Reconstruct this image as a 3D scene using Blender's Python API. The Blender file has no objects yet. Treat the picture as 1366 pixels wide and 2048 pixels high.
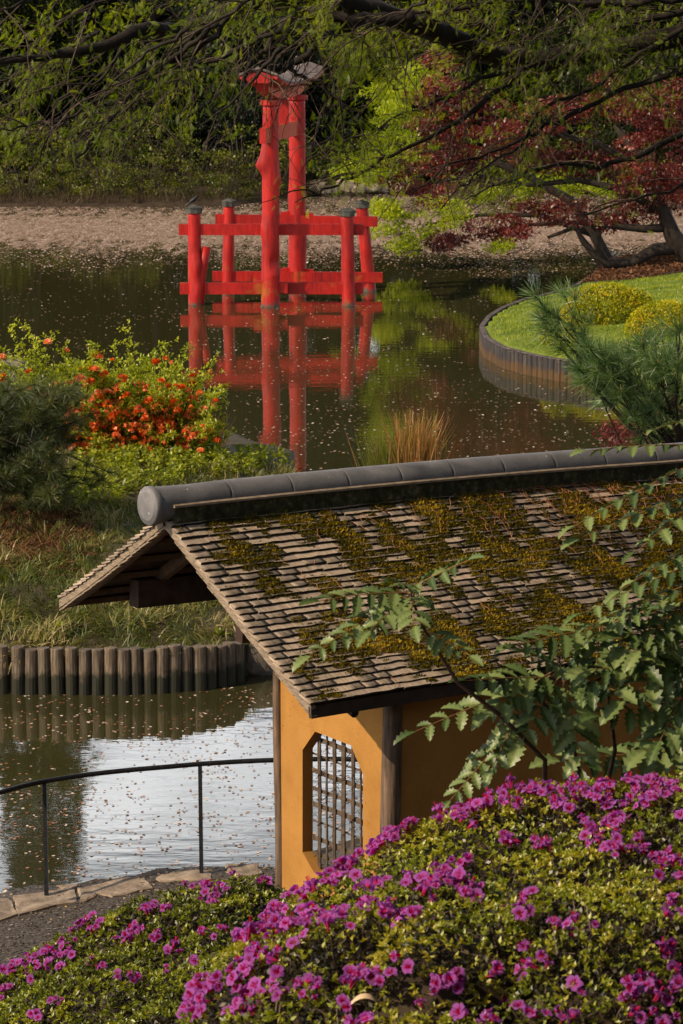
import bpy, math, random
import numpy as np
from mathutils import Vector, Matrix, noise as mnoise

random.seed(7)
RNG = np.random.default_rng(11)
SC = bpy.context.scene
COL = SC.collection

# ------------------------------------------------------------------ camera
F_PX, CAM_H = 5800.0, 8.9            # focal length in photo pixels (1366 x 2048), camera height over the water
TH = math.atan(1044 / F_PX)
cam = bpy.data.cameras.new('camera')
cam.sensor_fit = 'VERTICAL'
cam.sensor_height = 36
cam.lens = F_PX / 2048 * 36
cam.clip_start = 0.5
cam.clip_end = 3000
cam_o = bpy.data.objects.new('camera', cam)
cam_o.location = (0, 0, CAM_H)
cam_o.rotation_euler = (math.pi / 2 - TH, 0, 0)
COL.objects.link(cam_o)
SC.camera = cam_o
cam.dof.use_dof = True
cam.dof.focus_distance = 27.5
cam.dof.aperture_fstop = 9.0

# ------------------------------------------------------------------ world
SUN_EL, SUN_AZ = 37.0, 240.0        # azimuth clockwise from +Y: sun stands left of and a little behind the camera
W = bpy.data.worlds.new('World')
SC.world = W
W.use_nodes = True
nt = W.node_tree
nt.nodes.clear()
N = nt.nodes.new
sky = N('ShaderNodeTexSky')
sky.sky_type = 'NISHITA'
sky.sun_disc = False
sky.sun_elevation = math.radians(SUN_EL)
sky.sun_rotation = math.radians(SUN_AZ)
bg = N('ShaderNodeBackground')
bg.inputs['Strength'].default_value = 0.07
tc = N('ShaderNodeTexCoord')
mp = N('ShaderNodeMapping')
mp.inputs['Scale'].default_value = (1.0, 1.0, 3.2)
nz = N('ShaderNodeTexNoise')
nz.inputs['Scale'].default_value = 5.5
nz.inputs['Detail'].default_value = 7
nz.inputs['Roughness'].default_value = 0.55
rp = N('ShaderNodeValToRGB')
rp.color_ramp.elements[0].position = 0.37
rp.color_ramp.elements[1].position = 0.55
mx = N('ShaderNodeMix')
mx.data_type = 'RGBA'
mx.inputs[7].default_value = (33.0, 33.4, 34.5, 1)      # sunlit cloud
out = N('ShaderNodeOutputWorld')
nt.links.new(tc.outputs['Generated'], mp.inputs['Vector'])
nt.links.new(mp.outputs['Vector'], nz.inputs['Vector'])
nt.links.new(nz.outputs['Fac'], rp.inputs['Fac'])
sxyz = N('ShaderNodeSeparateXYZ')
band = N('ShaderNodeMapRange')                      # banks of cloud low in the sky, clear blue overhead
band.interpolation_type = 'SMOOTHSTEP'
band.inputs[1].default_value = 0.32; band.inputs[2].default_value = 0.60
band.inputs[3].default_value = 1.0; band.inputs[4].default_value = 0.0
mul = N('ShaderNodeMath'); mul.operation = 'MULTIPLY'
nt.links.new(tc.outputs['Generated'], sxyz.inputs[0])
nt.links.new(sxyz.outputs['Z'], band.inputs[0])
nt.links.new(rp.outputs['Color'], mul.inputs[0])
nt.links.new(band.outputs[0], mul.inputs[1])
nt.links.new(mul.outputs[0], mx.inputs[0])
nt.links.new(sky.outputs['Color'], mx.inputs[6])
nt.links.new(mx.outputs[2], bg.inputs['Color'])
nt.links.new(bg.outputs['Background'], out.inputs['Surface'])

sl = bpy.data.lights.new('sun', 'SUN')
sl.energy = 4.9
sl.angle = math.radians(0.6)
sl.color = (1.0, 0.80, 0.55)
so = bpy.data.objects.new('sun', sl)
az, el = math.radians(SUN_AZ), math.radians(SUN_EL)
SUN = Vector((math.sin(az) * math.cos(el), math.cos(az) * math.cos(el), math.sin(el)))
so.rotation_euler = SUN.to_track_quat('Z', 'Y').to_euler()
so.location = (-30, -10, 40)
COL.objects.link(so)
SC.view_settings.view_transform = 'Standard'
SC.view_settings.look = 'None'
SC.view_settings.gamma = 1
SC.view_settings.use_curve_mapping = False
SC.view_settings.exposure = 0.08
SC.cycles.max_bounces = 6
SC.cycles.diffuse_bounces = 2
SC.cycles.glossy_bounces = 3
SC.cycles.transmission_bounces = 3
SC.cycles.transparent_max_bounces = 6
SC.cycles.use_denoising = True

# ------------------------------------------------------------------ geometry helpers
def ray(px, py):
    a = (px - 683) / F_PX
    b = -(py - 1024) / F_PX
    return np.array([a, math.cos(TH) + b * math.sin(TH), b * math.cos(TH) - math.sin(TH)])
def at_z(px, py, z=0.0):
    v = ray(px, py)
    return np.array([0, 0, CAM_H]) + v * ((z - CAM_H) / v[2])
def at_y(px, py, Y):
    v = ray(px, py)
    return np.array([0, 0, CAM_H]) + v * (Y / v[1])
def to_px(P):
    q = np.asarray(P, float) - np.array([0, 0, CAM_H])
    Fv = np.array([0, math.cos(TH), -math.sin(TH)])
    U = np.array([0, math.sin(TH), math.cos(TH)])
    w = q @ Fv
    return 683 + F_PX * q[..., 0] / w, 1024 - F_PX * (q @ U) / w

def tag(o, label=None, cat=None, group=None, kind=None):
    if label: o['label'] = label
    if cat: o['category'] = cat
    if group: o['group'] = group
    if kind: o['kind'] = kind
    return o
def empty(name, loc, rz=0.0):
    o = bpy.data.objects.new(name, None)
    o.empty_display_size = 0.2
    o.location = loc
    o.rotation_euler = (0, 0, rz)
    COL.objects.link(o)
    return o
def put(name, me, mat=None, parent=None, smooth=False):
    o = bpy.data.objects.new(name, me)
    if mat is not None and not me.materials:
        me.materials.append(mat)
    COL.objects.link(o)
    if parent is not None:
        o.parent = parent
        o.matrix_parent_inverse = Matrix.LocRotScale(parent.location, parent.rotation_euler, parent.scale).inverted() if parent.parent is None else (
            parent.matrix_parent_inverse_total if hasattr(parent, 'x') else Matrix.Identity(4))
    return o
def world_put(name, me, mat, parent, root=None):
    """mesh given in world coordinates, parented to an (unrotated or rotated) top-level object"""
    o = bpy.data.objects.new(name, me)
    if mat is not None and not me.materials:
        me.materials.append(mat)
    COL.objects.link(o)
    if parent is not None:
        o.parent = parent
        o.matrix_parent_inverse = WM(parent).inverted()
    return o
def WM(o):
    m = o.matrix_basis.copy()
    if o.parent is not None:
        m = WM(o.parent) @ o.matrix_parent_inverse @ m
    return m

def mesh_np(name, V, Fc, col=None, smooth=False, colname='rnd'):
    """V (n,3), Fc (m,k) all faces with k corners; col per-vertex float"""
    V = np.asarray(V, np.float32)
    Fc = np.asarray(Fc, np.int32)
    me = bpy.data.meshes.new(name)
    k = Fc.shape[1]
    me.vertices.add(len(V))
    me.vertices.foreach_set('co', V.ravel())
    me.loops.add(Fc.size)
    me.loops.foreach_set('vertex_index', Fc.ravel())
    me.polygons.add(len(Fc))
    me.polygons.foreach_set('loop_start', np.arange(0, Fc.size, k, dtype=np.int32))
    me.polygons.foreach_set('loop_total', np.full(len(Fc), k, np.int32))
    if smooth:
        me.polygons.foreach_set('use_smooth', np.ones(len(Fc), bool))
    if col is not None:
        a = me.attributes.new(colname, 'FLOAT', 'POINT')
        a.data.foreach_set('value', np.asarray(col, np.float32))
    me.update(calc_edges=True)
    me.validate()
    return me

class MB:
    """collects quads and triangles in world coordinates into one mesh"""
    def __init__(s):
        s.v = []; s.f = []; s.c = []
    def add(s, V, Fc, c=0.5):
        b = len(s.v)
        s.v.extend([tuple(map(float, p)) for p in V])
        s.f.extend([tuple(int(i) + b for i in q) for q in Fc])
        s.c.extend([c] * len(V))
        return s
    def box(s, c, dx, dy, dz, ax=(1, 0, 0), ay=(0, 1, 0), az_=(0, 0, 1), jit=0.0, col=0.5):
        c = np.array(c, float); ax = np.array(ax, float); ay = np.array(ay, float); az_ = np.array(az_, float)
        V = []
        for k in (-.5, .5):
            for j in (-.5, .5):
                for i in (-.5, .5):
                    V.append(c + ax * dx * i + ay * dy * j + az_ * dz * k + (np.array([random.uniform(-jit, jit) for _ in range(3)]) if jit else 0))
        return s.add(V, [(0, 2, 3, 1), (4, 5, 7, 6), (0, 1, 5, 4), (1, 3, 7, 5), (3, 2, 6, 7), (2, 0, 4, 6)], col)
    def beam(s, a, b, w, h, up=(0, 0, 1), col=0.5):
        a = np.array(a, float); b = np.array(b, float)
        x = b - a; L = np.linalg.norm(x); x = x / L
        y = np.cross(up, x); y /= np.linalg.norm(y)
        z = np.cross(x, y)
        return s.box((a + b) / 2, L, w, h, x, y, z, col=col)
    def tube(s, P, R, n=8, cap=True, col=0.5, rough=0.0):
        P = [np.array(p, float) for p in P]
        m = len(P)
        if not hasattr(R, '__len__'): R = [R] * m
        V = []; up = None
        for i in range(m):
            t = P[min(i + 1, m - 1)] - P[max(i - 1, 0)]
            t = t / (np.linalg.norm(t) + 1e-9)
            if up is None:
                up = np.array([0, 0, 1.0]) if abs(t[2]) < .9 else np.array([1.0, 0, 0])
            x = np.cross(up, t); x /= np.linalg.norm(x) + 1e-9
            y = np.cross(t, x); up = y
            for j in range(n):
                a = 2 * math.pi * j / n
                r = R[i] * (1 + (random.uniform(-rough, rough) if rough else 0))
                V.append(P[i] + (x * math.cos(a) + y * math.sin(a)) * r)
        Fc = []
        for i in range(m - 1):
            for j in range(n):
                k = (j + 1) % n
                Fc.append((i * n + j, i * n + k, (i + 1) * n + k, (i + 1) * n + j))
        if cap:
            Fc.append(tuple(range(n - 1, -1, -1)))
            Fc.append(tuple((m - 1) * n + j for j in range(n)))
        return s.add(V, Fc, col)
    def mesh(s, name, smooth=False):
        me = bpy.data.meshes.new(name)
        me.from_pydata(s.v, [], s.f)
        a = me.attributes.new('rnd', 'FLOAT', 'POINT')
        a.data.foreach_set('value', np.asarray(s.c, np.float32))
        if smooth:
            me.polygons.foreach_set('use_smooth', np.ones(len(me.polygons), bool))
        me.update()
        return me
    def build(s, name, mat, parent=None, smooth=False, **kw):
        return world_put(name, s.mesh(name, smooth), mat, parent)

def norm(v):
    return v / (np.linalg.norm(v, axis=-1, keepdims=True) + 1e-9)
def frames(D, roll=None):
    """rows D: direction (local Y); returns X,Y,Z arrays with random roll, Z biased to up"""
    D = norm(D)
    up = np.tile(np.array([0, 0, 1.0]), (len(D), 1))
    up[np.abs(D[:, 2]) > .95] = (0, 1, 0)
    X = norm(np.cross(D, up)); Z = np.cross(X, D)
    if roll is not None:
        c, s = np.cos(roll)[:, None], np.sin(roll)[:, None]
        X, Z = X * c + Z * s, Z * c - X * s
    return X, D, Z
def scatter(name, TV, TF, P, X, Y, Z, S, mat, parent=None, col=None, kind=None, smooth=False):
    TV = np.asarray(TV, float); TF = np.asarray(TF, int)
    P = np.asarray(P, float); n = len(P)
    S = np.broadcast_to(np.asarray(S, float), (n,))
    V = P[:, None, :] + S[:, None, None] * (TV[None, :, 0, None] * X[:, None, :] + TV[None, :, 1, None] * Y[:, None, :] + TV[None, :, 2, None] * Z[:, None, :])
    Fc = (TF[None] + (np.arange(n) * len(TV))[:, None, None]).reshape(-1, TF.shape[1])
    if col is None: col = RNG.random(n)
    me = mesh_np(name, V.reshape(-1, 3), Fc, np.repeat(col, len(TV)), smooth)
    o = world_put(name, me, mat, parent)
    if kind: o['kind'] = kind
    return o
def randdir(n):
    v = RNG.normal(size=(n, 3))
    return norm(v)
def nse(x, y, z=0.0, sc=1.0):
    return mnoise.noise(Vector((x * sc, y * sc, z * sc)))
def nse_arr(P, sc):
    return np.array([mnoise.noise(Vector((float(a) * sc, float(b) * sc, float(c) * sc))) for a, b, c in P])

# leaf templates (all quads)
LEAF = ([(0, 0, 0), (.28, .45, .05), (0, 1, -.06), (-.28, .45, .05)], [(0, 1, 2, 3)])
LEAF2 = ([(0, 0, 0), (0, .5, -.05), (0, 1, -.12), (.22, .22, .04), (.27, .62, .03), (-.22, .22, .04), (-.27, .62, .03)],
         [(0, 3, 4, 1), (1, 4, 2, 2), (0, 1, 6, 5), (1, 2, 2, 6)])
LEAF2 = ([(0, 0, 0), (0, .5, -.05), (0, 1, -.12), (.25, .4, .05), (-.25, .4, .05)], [(0, 3, 2, 1), (0, 1, 2, 4)])
BLADE = ([(-.5, 0, 0), (.5, 0, 0), (.3, .6, .06), (-.3, .6, .06), (.03, 1, .25), (-.03, 1, .25)], [(0, 1, 2, 3), (3, 2, 4, 5)])
NEEDLE = ([(-.012, 0, 0), (.012, 0, 0), (.006, 1, -.06), (-.006, 1, -.06)], [(0, 1, 2, 3)])

# ------------------------------------------------------------------ materials
def newmat(name):
    m = bpy.data.materials.new(name)
    m.use_nodes = True
    return m, m.node_tree, m.node_tree.nodes['Principled BSDF']
def lnk(t, a, b): t.links.new(a, b)
def noise_node(t, scale, detail=4, rough=.55, coord='Object', stretch=None):
    tc = t.nodes.new('ShaderNodeTexCoord')
    n = t.nodes.new('ShaderNodeTexNoise')
    n.inputs['Scale'].default_value = scale
    n.inputs['Detail'].default_value = detail
    n.inputs['Roughness'].default_value = rough
    src = tc.outputs[coord] if coord != 'Position' else t.nodes.new('ShaderNodeNewGeometry').outputs['Position']
    if stretch:
        mp = t.nodes.new('ShaderNodeMapping')
        mp.inputs['Scale'].default_value = stretch
        lnk(t, src, mp.inputs['Vector'])
        src = mp.outputs['Vector']
    lnk(t, src, n.inputs['Vector'])
    return n
def ramp(t, fac, stops):
    r = t.nodes.new('ShaderNodeValToRGB')
    e = r.color_ramp.elements
    while len(e) < len(stops): e.new(.5)
    for i, (p, c) in enumerate(stops):
        e[i].position = p
        e[i].color = (*c, 1) if len(c) == 3 else c
    lnk(t, fac, r.inputs['Fac'])
    return r
def mixc(t, fac, a, b, mode='MIX'):
    m = t.nodes.new('ShaderNodeMix')
    m.data_type = 'RGBA'; m.blend_type = mode
    for k, s in ((0, fac), (6, a), (7, b)):
        if hasattr(s, 'is_output') or isinstance(s, bpy.types.NodeSocket): lnk(t, s, m.inputs[k])
        elif isinstance(s, (int, float)): m.inputs[k].default_value = s
        else: m.inputs[k].default_value = (*s, 1)
    return m.outputs[2]
def bump(t, h, b, strength=.3, dist=.01):
    n = t.nodes.new('ShaderNodeBump')
    n.inputs['Strength'].default_value = strength
    n.inputs['Distance'].default_value = dist
    lnk(t, h, n.inputs['Height'])
    lnk(t, n.outputs['Normal'], b.inputs['Normal'])
def rough_mat(name, stops, scale=6, rough=.8, bmp=.4, dist=.01, stretch=None, coord='Object', detail=6, rnd=0.0):
    m, t, b = newmat(name)
    n = noise_node(t, scale, detail, .6, coord, stretch)
    r = ramp(t, n.outputs['Fac'], stops)
    c = r.outputs['Color']
    if rnd:
        oi = t.nodes.new('ShaderNodeObjectInfo')
        mr = t.nodes.new('ShaderNodeMapRange')
        mr.inputs[3].default_value = 1 - rnd; mr.inputs[4].default_value = 1 + rnd
        lnk(t, oi.outputs['Random'], mr.inputs[0])
        vm = t.nodes.new('ShaderNodeVectorMath'); vm.operation = 'SCALE'
        lnk(t, c, vm.inputs[0]); lnk(t, mr.outputs[0], vm.inputs['Scale'])
        c = vm.outputs[0]
    lnk(t, c, b.inputs['Base Color'])
    b.inputs['Roughness'].default_value = rough
    b.inputs['Specular IOR Level'].default_value = .25
    if bmp: bump(t, n.outputs['Fac'], b, bmp, dist)
    return m
def leaf_mat(name, stops, transl=.35, gloss=.06, patch=0.0):
    """leaf colour picked per leaf by its own random value; diffuse + translucent + a little gloss"""
    m, t, b = newmat(name)
    at = t.nodes.new('ShaderNodeAttribute'); at.attribute_name = 'rnd'
    r = ramp(t, at.outputs['Fac'], stops)
    c = r.outputs['Color']
    t.nodes.remove(b)
    df = t.nodes.new('ShaderNodeBsdfDiffuse'); tr = t.nodes.new('ShaderNodeBsdfTranslucent'); gl = t.nodes.new('ShaderNodeBsdfGlossy')
    gl.inputs['Roughness'].default_value = .42
    hs = t.nodes.new('ShaderNodeHueSaturation')
    hs.inputs['Hue'].default_value = .49; hs.inputs['Saturation'].default_value = 1.15; hs.inputs['Value'].default_value = 1.5
    lnk(t, c, hs.inputs['Color'])
    lnk(t, c, df.inputs['Color']); lnk(t, hs.outputs['Color'], tr.inputs['Color'])
    m1 = t.nodes.new('ShaderNodeMixShader'); m1.inputs[0].default_value = transl
    lnk(t, df.outputs[0], m1.inputs[1]); lnk(t, tr.outputs[0], m1.inputs[2])
    m2 = t.nodes.new('ShaderNodeMixShader'); m2.inputs[0].default_value = gloss
    lnk(t, m1.outputs[0], m2.inputs[1]); lnk(t, gl.outputs[0], m2.inputs[2])
    lnk(t, m2.outputs[0], t.nodes['Material Output'].inputs['Surface'])
    return m

M = {}
M['soil'] = rough_mat('dark_soil', [(.3, (.018, .012, .007)), (.7, (.06, .04, .024))], 3, bmp=.5, dist=.03, coord='Position')
M['gravel'] = rough_mat('gravel', [(.35, (.03, .025, .021)), (.55, (.085, .07, .06)), (.72, (.22, .18, .15))], 30, bmp=.9, dist=.012, coord='Position')
M['stone'] = rough_mat('kerb_stone', [(.3, (.13, .095, .07)), (.5, (.27, .21, .155)), (.72, (.40, .32, .25))], 7, bmp=.6, dist=.03, coord='Position', detail=9, rnd=.12)
M['rock'] = rough_mat('rock', [(.3, (.05, .042, .035)), (.55, (.14, .12, .10)), (.75, (.25, .22, .19))], 3.5, bmp=.7, dist=.05, coord='Position', detail=9, rnd=.15)
M['lawn'] = rough_mat('lawn_ground', [(.3, (.07, .11, .010)), (.6, (.16, .21, .018))], 9, bmp=.3, coord='Position')
M['bank'] = rough_mat('dry_bank_ground', [(.3, (.03, .024, .012)), (.6, (.075, .06, .03))], 5, bmp=.4, coord='Position')
M['bark'] = rough_mat('dark_bark', [(.3, (.009, .007, .005)), (.7, (.032, .023, .017))], 9, bmp=.8, dist=.02, coord='Position', stretch=(1, 1, .4))
M['twig'] = rough_mat('grey_twig', [(.3, (.06, .042, .03)), (.7, (.16, .12, .09))], 9, bmp=0, coord='Position')
M['iron'] = rough_mat('black_iron', [(.35, (.006, .007, .009)), (.7, (.022, .024, .028))], 30, rough=.5, bmp=.3, dist=.003, coord='Position')
M['dark_wood'] = rough_mat('dark_timber', [(.3, (.022, .013, .009)), (.7, (.06, .036, .026))], 8, rough=.75, bmp=.3, dist=.005, coord='Position')
M['brown_wood'] = rough_mat('brown_timber', [(.3, (.07, .045, .028)), (.7, (.16, .105, .07))], 8, rough=.75, bmp=.3, dist=.005, coord='Position')
M['barge'] = rough_mat('weathered_board', [(.3, (.13, .095, .065)), (.7, (.33, .26, .19))], 12, bmp=.5, dist=.006, coord='Position', stretch=(.8, .8, 4))
M['moss_board'] = rough_mat('mossy_board', [(.40, (.016, .018, .008)), (.58, (.05, .048, .02)), (.72, (.16, .14, .10))], 14, bmp=.8, dist=.01, coord='Position')
M['bamboo'] = rough_mat('old_bamboo', [(.3, (.055, .038, .027)), (.7, (.15, .11, .08))], 15, rough=.6, bmp=.2, dist=.003, coord='Position')
M['cream'] = rough_mat('fallen_leaf_tan', [(.3, (.5, .35, .2)), (.7, (.7, .5, .33))], 20, bmp=0)

def post_mat(name, lo, hi, rings=True):
    m, t, b = newmat(name)
    n = noise_node(t, 7, 7, .6, 'Position', (4, 4, .35))
    r = ramp(t, n.outputs['Fac'], [(.3, lo), (.7, hi)])
    n2 = noise_node(t, 2.2, 4, .6, 'Position')
    r2 = ramp(t, n2.outputs['Fac'], [(.4, (.75, .75, .75)), (.62, (1.15, 1.1, 1.05))])
    c = mixc(t, 1.0, r.outputs['Color'], r2.outputs['Color'], 'MULTIPLY')
    lnk(t, c, b.inputs['Base Color'])
    b.inputs['Roughness'].default_value = .8
    b.inputs['Specular IOR Level'].default_value = .2
    bump(t, n.outputs['Fac'], b, .7, .012)
    return m
M['post'] = post_mat('round_post_wood', (.055, .038, .028), (.20, .14, .10))

def waterline_mat(name, stops, stretch, damp, zlim, scale=7):
    """wood whose foot is grown over with algae up to an uneven line above the water"""
    m, t, b = newmat(name)
    n = noise_node(t, scale, 6, .6, 'Position', stretch)
    r = ramp(t, n.outputs['Fac'], stops)
    g = t.nodes.new('ShaderNodeNewGeometry'); sx = t.nodes.new('ShaderNodeSeparateXYZ')
    lnk(t, g.outputs['Position'], sx.inputs[0])
    n2 = noise_node(t, 9, 3, .6, 'Position')
    ad = t.nodes.new('ShaderNodeMath'); ad.operation = 'MULTIPLY_ADD'
    ad.inputs[1].default_value = -.35
    lnk(t, n2.outputs['Fac'], ad.inputs[0]); lnk(t, sx.outputs['Z'], ad.inputs[2])
    mr = t.nodes.new('ShaderNodeMapRange')
    mr.inputs[1].default_value = zlim - .22; mr.inputs[2].default_value = zlim - .12
    lnk(t, ad.outputs[0], mr.inputs[0])
    c = mixc(t, mr.outputs[0], damp, r.outputs['Color'])
    oi = t.nodes.new('ShaderNodeObjectInfo')
    ro = ramp(t, oi.outputs['Random'], [(0, (.68, .66, .66)), (.5, (.95, .95, .95)), (1, (1.25, 1.2, 1.12))])
    c = mixc(t, 1.0, c, ro.outputs['Color'], 'MULTIPLY')
    lnk(t, c, b.inputs['Base Color'])
    b.inputs['Roughness'].default_value = .8
    bump(t, n.outputs['Fac'], b, .6, .012)
    return m
M['log'] = waterline_mat('palisade_log', [(.3, (.05, .036, .025)), (.5, (.12, .09, .062)), (.72, (.24, .19, .14))], (4, 4, .5), (.014, .015, .006), .26)
M['plank'] = waterline_mat('old_black_plank', [(.3, (.008, .007, .008)), (.56, (.028, .023, .024)), (.70, (.12, .10, .09)), (.8, (.3, .26, .22))], (6, 6, .35), (.07, .035, .008), .2, 5)

def red_mat():
    m, t, b = newmat('vermilion_paint')
    n = noise_node(t, 3.0, 7, .65, 'Position', (5, 5, .8))
    r = ramp(t, n.outputs['Fac'], [(.25, (.17, .004, .003)), (.45, (.33, .006, .004)), (.75, (.47, .012, .006))])
    n2 = noise_node(t, 1.1, 5, .6, 'Position', (1, 1, 1.4))
    r2 = ramp(t, n2.outputs['Fac'], [(.58, (0, 0, 0)), (.72, (.8, .8, .8))])
    gz = t.nodes.new('ShaderNodeNewGeometry'); sz = t.nodes.new('ShaderNodeSeparateXYZ'); lnk(t, gz.outputs['Position'], sz.inputs[0])
    mz = t.nodes.new('ShaderNodeMapRange'); mz.inputs[1].default_value = .7; mz.inputs[2].default_value = 1.1; mz.inputs[3].default_value = 1; mz.inputs[4].default_value = 0
    lnk(t, sz.outputs['Z'], mz.inputs[0])
    mm_ = t.nodes.new('ShaderNodeMath'); mm_.operation = 'MULTIPLY'; lnk(t, r2.outputs['Color'], mm_.inputs[0]); lnk(t, mz.outputs[0], mm_.inputs[1])
    c = mixc(t, mm_.outputs[0], r.outputs['Color'], (.30, .10, .008))
    nc = noise_node(t, 5.5, 3, .5, 'Position', (6, 6, .3))
    rc = ramp(t, nc.outputs['Fac'], [(.29, (.12, .1, .1)), (.335, (1, 1, 1))])
    c = mixc(t, 1.0, c, rc.outputs['Color'], 'MULTIPLY')
    nf = noise_node(t, .9, 4, .6, 'Position')
    rf = ramp(t, nf.outputs['Fac'], [(.35, (.72, .8, .8)), (.6, (1.08, 1.3, 1.3))])
    c = mixc(t, 1.0, c, rf.outputs['Color'], 'MULTIPLY')
    # paint gone at the waterline
    g = t.nodes.new('ShaderNodeNewGeometry'); sx = t.nodes.new('ShaderNodeSeparateXYZ')
    lnk(t, g.outputs['Position'], sx.inputs[0])
    n3 = noise_node(t, 5, 3, .6, 'Position', (3, 3, .6))
    ad = t.nodes.new('ShaderNodeMath'); ad.operation = 'MULTIPLY_ADD'; ad.inputs[1].default_value = -.9
    lnk(t, n3.outputs['Fac'], ad.inputs[0]); lnk(t, sx.outputs['Z'], ad.inputs[2])
    mr = t.nodes.new('ShaderNodeMapRange'); mr.inputs[1].default_value = -.40; mr.inputs[2].default_value = -.36
    lnk(t, ad.outputs[0], mr.inputs[0])
    c = mixc(t, mr.outputs[0], (.07, .065, .05), c)
    lnk(t, c, b.inputs['Base Color'])
    b.inputs['Roughness'].default_value = .5
    b.inputs['Specular IOR Level'].default_value = .3
    bump(t, n.outputs['Fac'], b, .5, .02)
    return m
M['red'] = red_mat()
M['orange'] = rough_mat('shade_side_orange', [(.3, (.34, .035, .006)), (.7, (.48, .055, .009))], 3, rough=.55, bmp=.3, coord='Position')  # orange of the beam sides is shade put into the paint colour
M['cap'] = rough_mat('weathered_copper_cap', [(.3, (.018, .018, .016)), (.7, (.10, .10, .085))], 6, rough=.7, bmp=.5, coord='Position')
M['torii_roof'] = rough_mat('weathered_roof_board', [(.3, (.07, .055, .05)), (.7, (.22, .175, .155))], 5, bmp=.6, coord='Position')

def plaster_mat():
    m, t, b = newmat('ochre_plaster')
    n = noise_node(t, 120, 3, .6, 'Position')
    n2 = noise_node(t, 1.6, 5, .6, 'Position')
    r = ramp(t, n2.outputs['Fac'], [(.3, (.35, .175, .046)), (.7, (.42, .212, .058))])
    vr = t.nodes.new('ShaderNodeTexNoise'); vr.inputs['Scale'].default_value = 34; vr.inputs['Detail'].default_value = 2
    g = t.nodes.new('ShaderNodeNewGeometry'); lnk(t, g.outputs['Position'], vr.inputs['Vector'])
    r3 = ramp(t, vr.outputs['Fac'], [(.70, (1, 1, 1)), (.76, (.35, .28, .2))])
    st = noise_node(t, 2.4, 6, .6, 'Position', (1, 1, .8))
    rs = ramp(t, st.outputs['Fac'], [(.32, (.84, .81, .77)), (.5, (1, 1, 1)), (.75, (1.08, 1.07, 1.05))])
    r4 = ramp(t, n.outputs['Fac'], [(.3, (.8, .78, .74)), (.6, (1.08, 1.08, 1.08))])
    c = mixc(t, 1.0, r.outputs['Color'], r3.outputs['Color'], 'MULTIPLY')
    c = mixc(t, 1.0, c, r4.outputs['Color'], 'MULTIPLY')
    c = mixc(t, 1.0, c, rs.outputs['Color'], 'MULTIPLY')
    lnk(t, c, b.inputs['Base Color'])
    b.inputs['Roughness'].default_value = .95
    b.inputs['Specular IOR Level'].default_value = .1
    bump(t, n.outputs['Fac'], b, .5, .004)
    return m
M['plaster'] = plaster_mat()

def tile_mat():
    m, t, b = newmat('grey_ridge_tile')
    n = noise_node(t, 3, 6, .65, 'Position')
    n2 = noise_node(t, 60, 3, .6, 'Position')
    r = ramp(t, n.outputs['Fac'], [(.3, (.115, .112, .118)), (.55, (.17, .165, .17)), (.75, (.25, .245, .25))])
    r2 = ramp(t, n2.outputs['Fac'], [(.3, (.82, .82, .82)), (.6, (1.05, 1.05, 1.05))])
    c = mixc(t, 1.0, r.outputs['Color'], r2.outputs['Color'], 'MULTIPLY')
    n3 = noise_node(t, 16, 2, .5, 'Position')
    r3 = ramp(t, n3.outputs['Fac'], [(.74, (0, 0, 0)), (.77, (1, 1, 1))])
    c = mixc(t, r3.outputs['Color'], c, (.45, .45, .42))
    lnk(t, c, b.inputs['Base Color'])
    b.inputs['Roughness'].default_value = .62
    b.inputs['Specular IOR Level'].default_value = .3
    bump(t, n2.outputs['Fac'], b, .25, .004)
    return m
M['tile'] = tile_mat()

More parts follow.
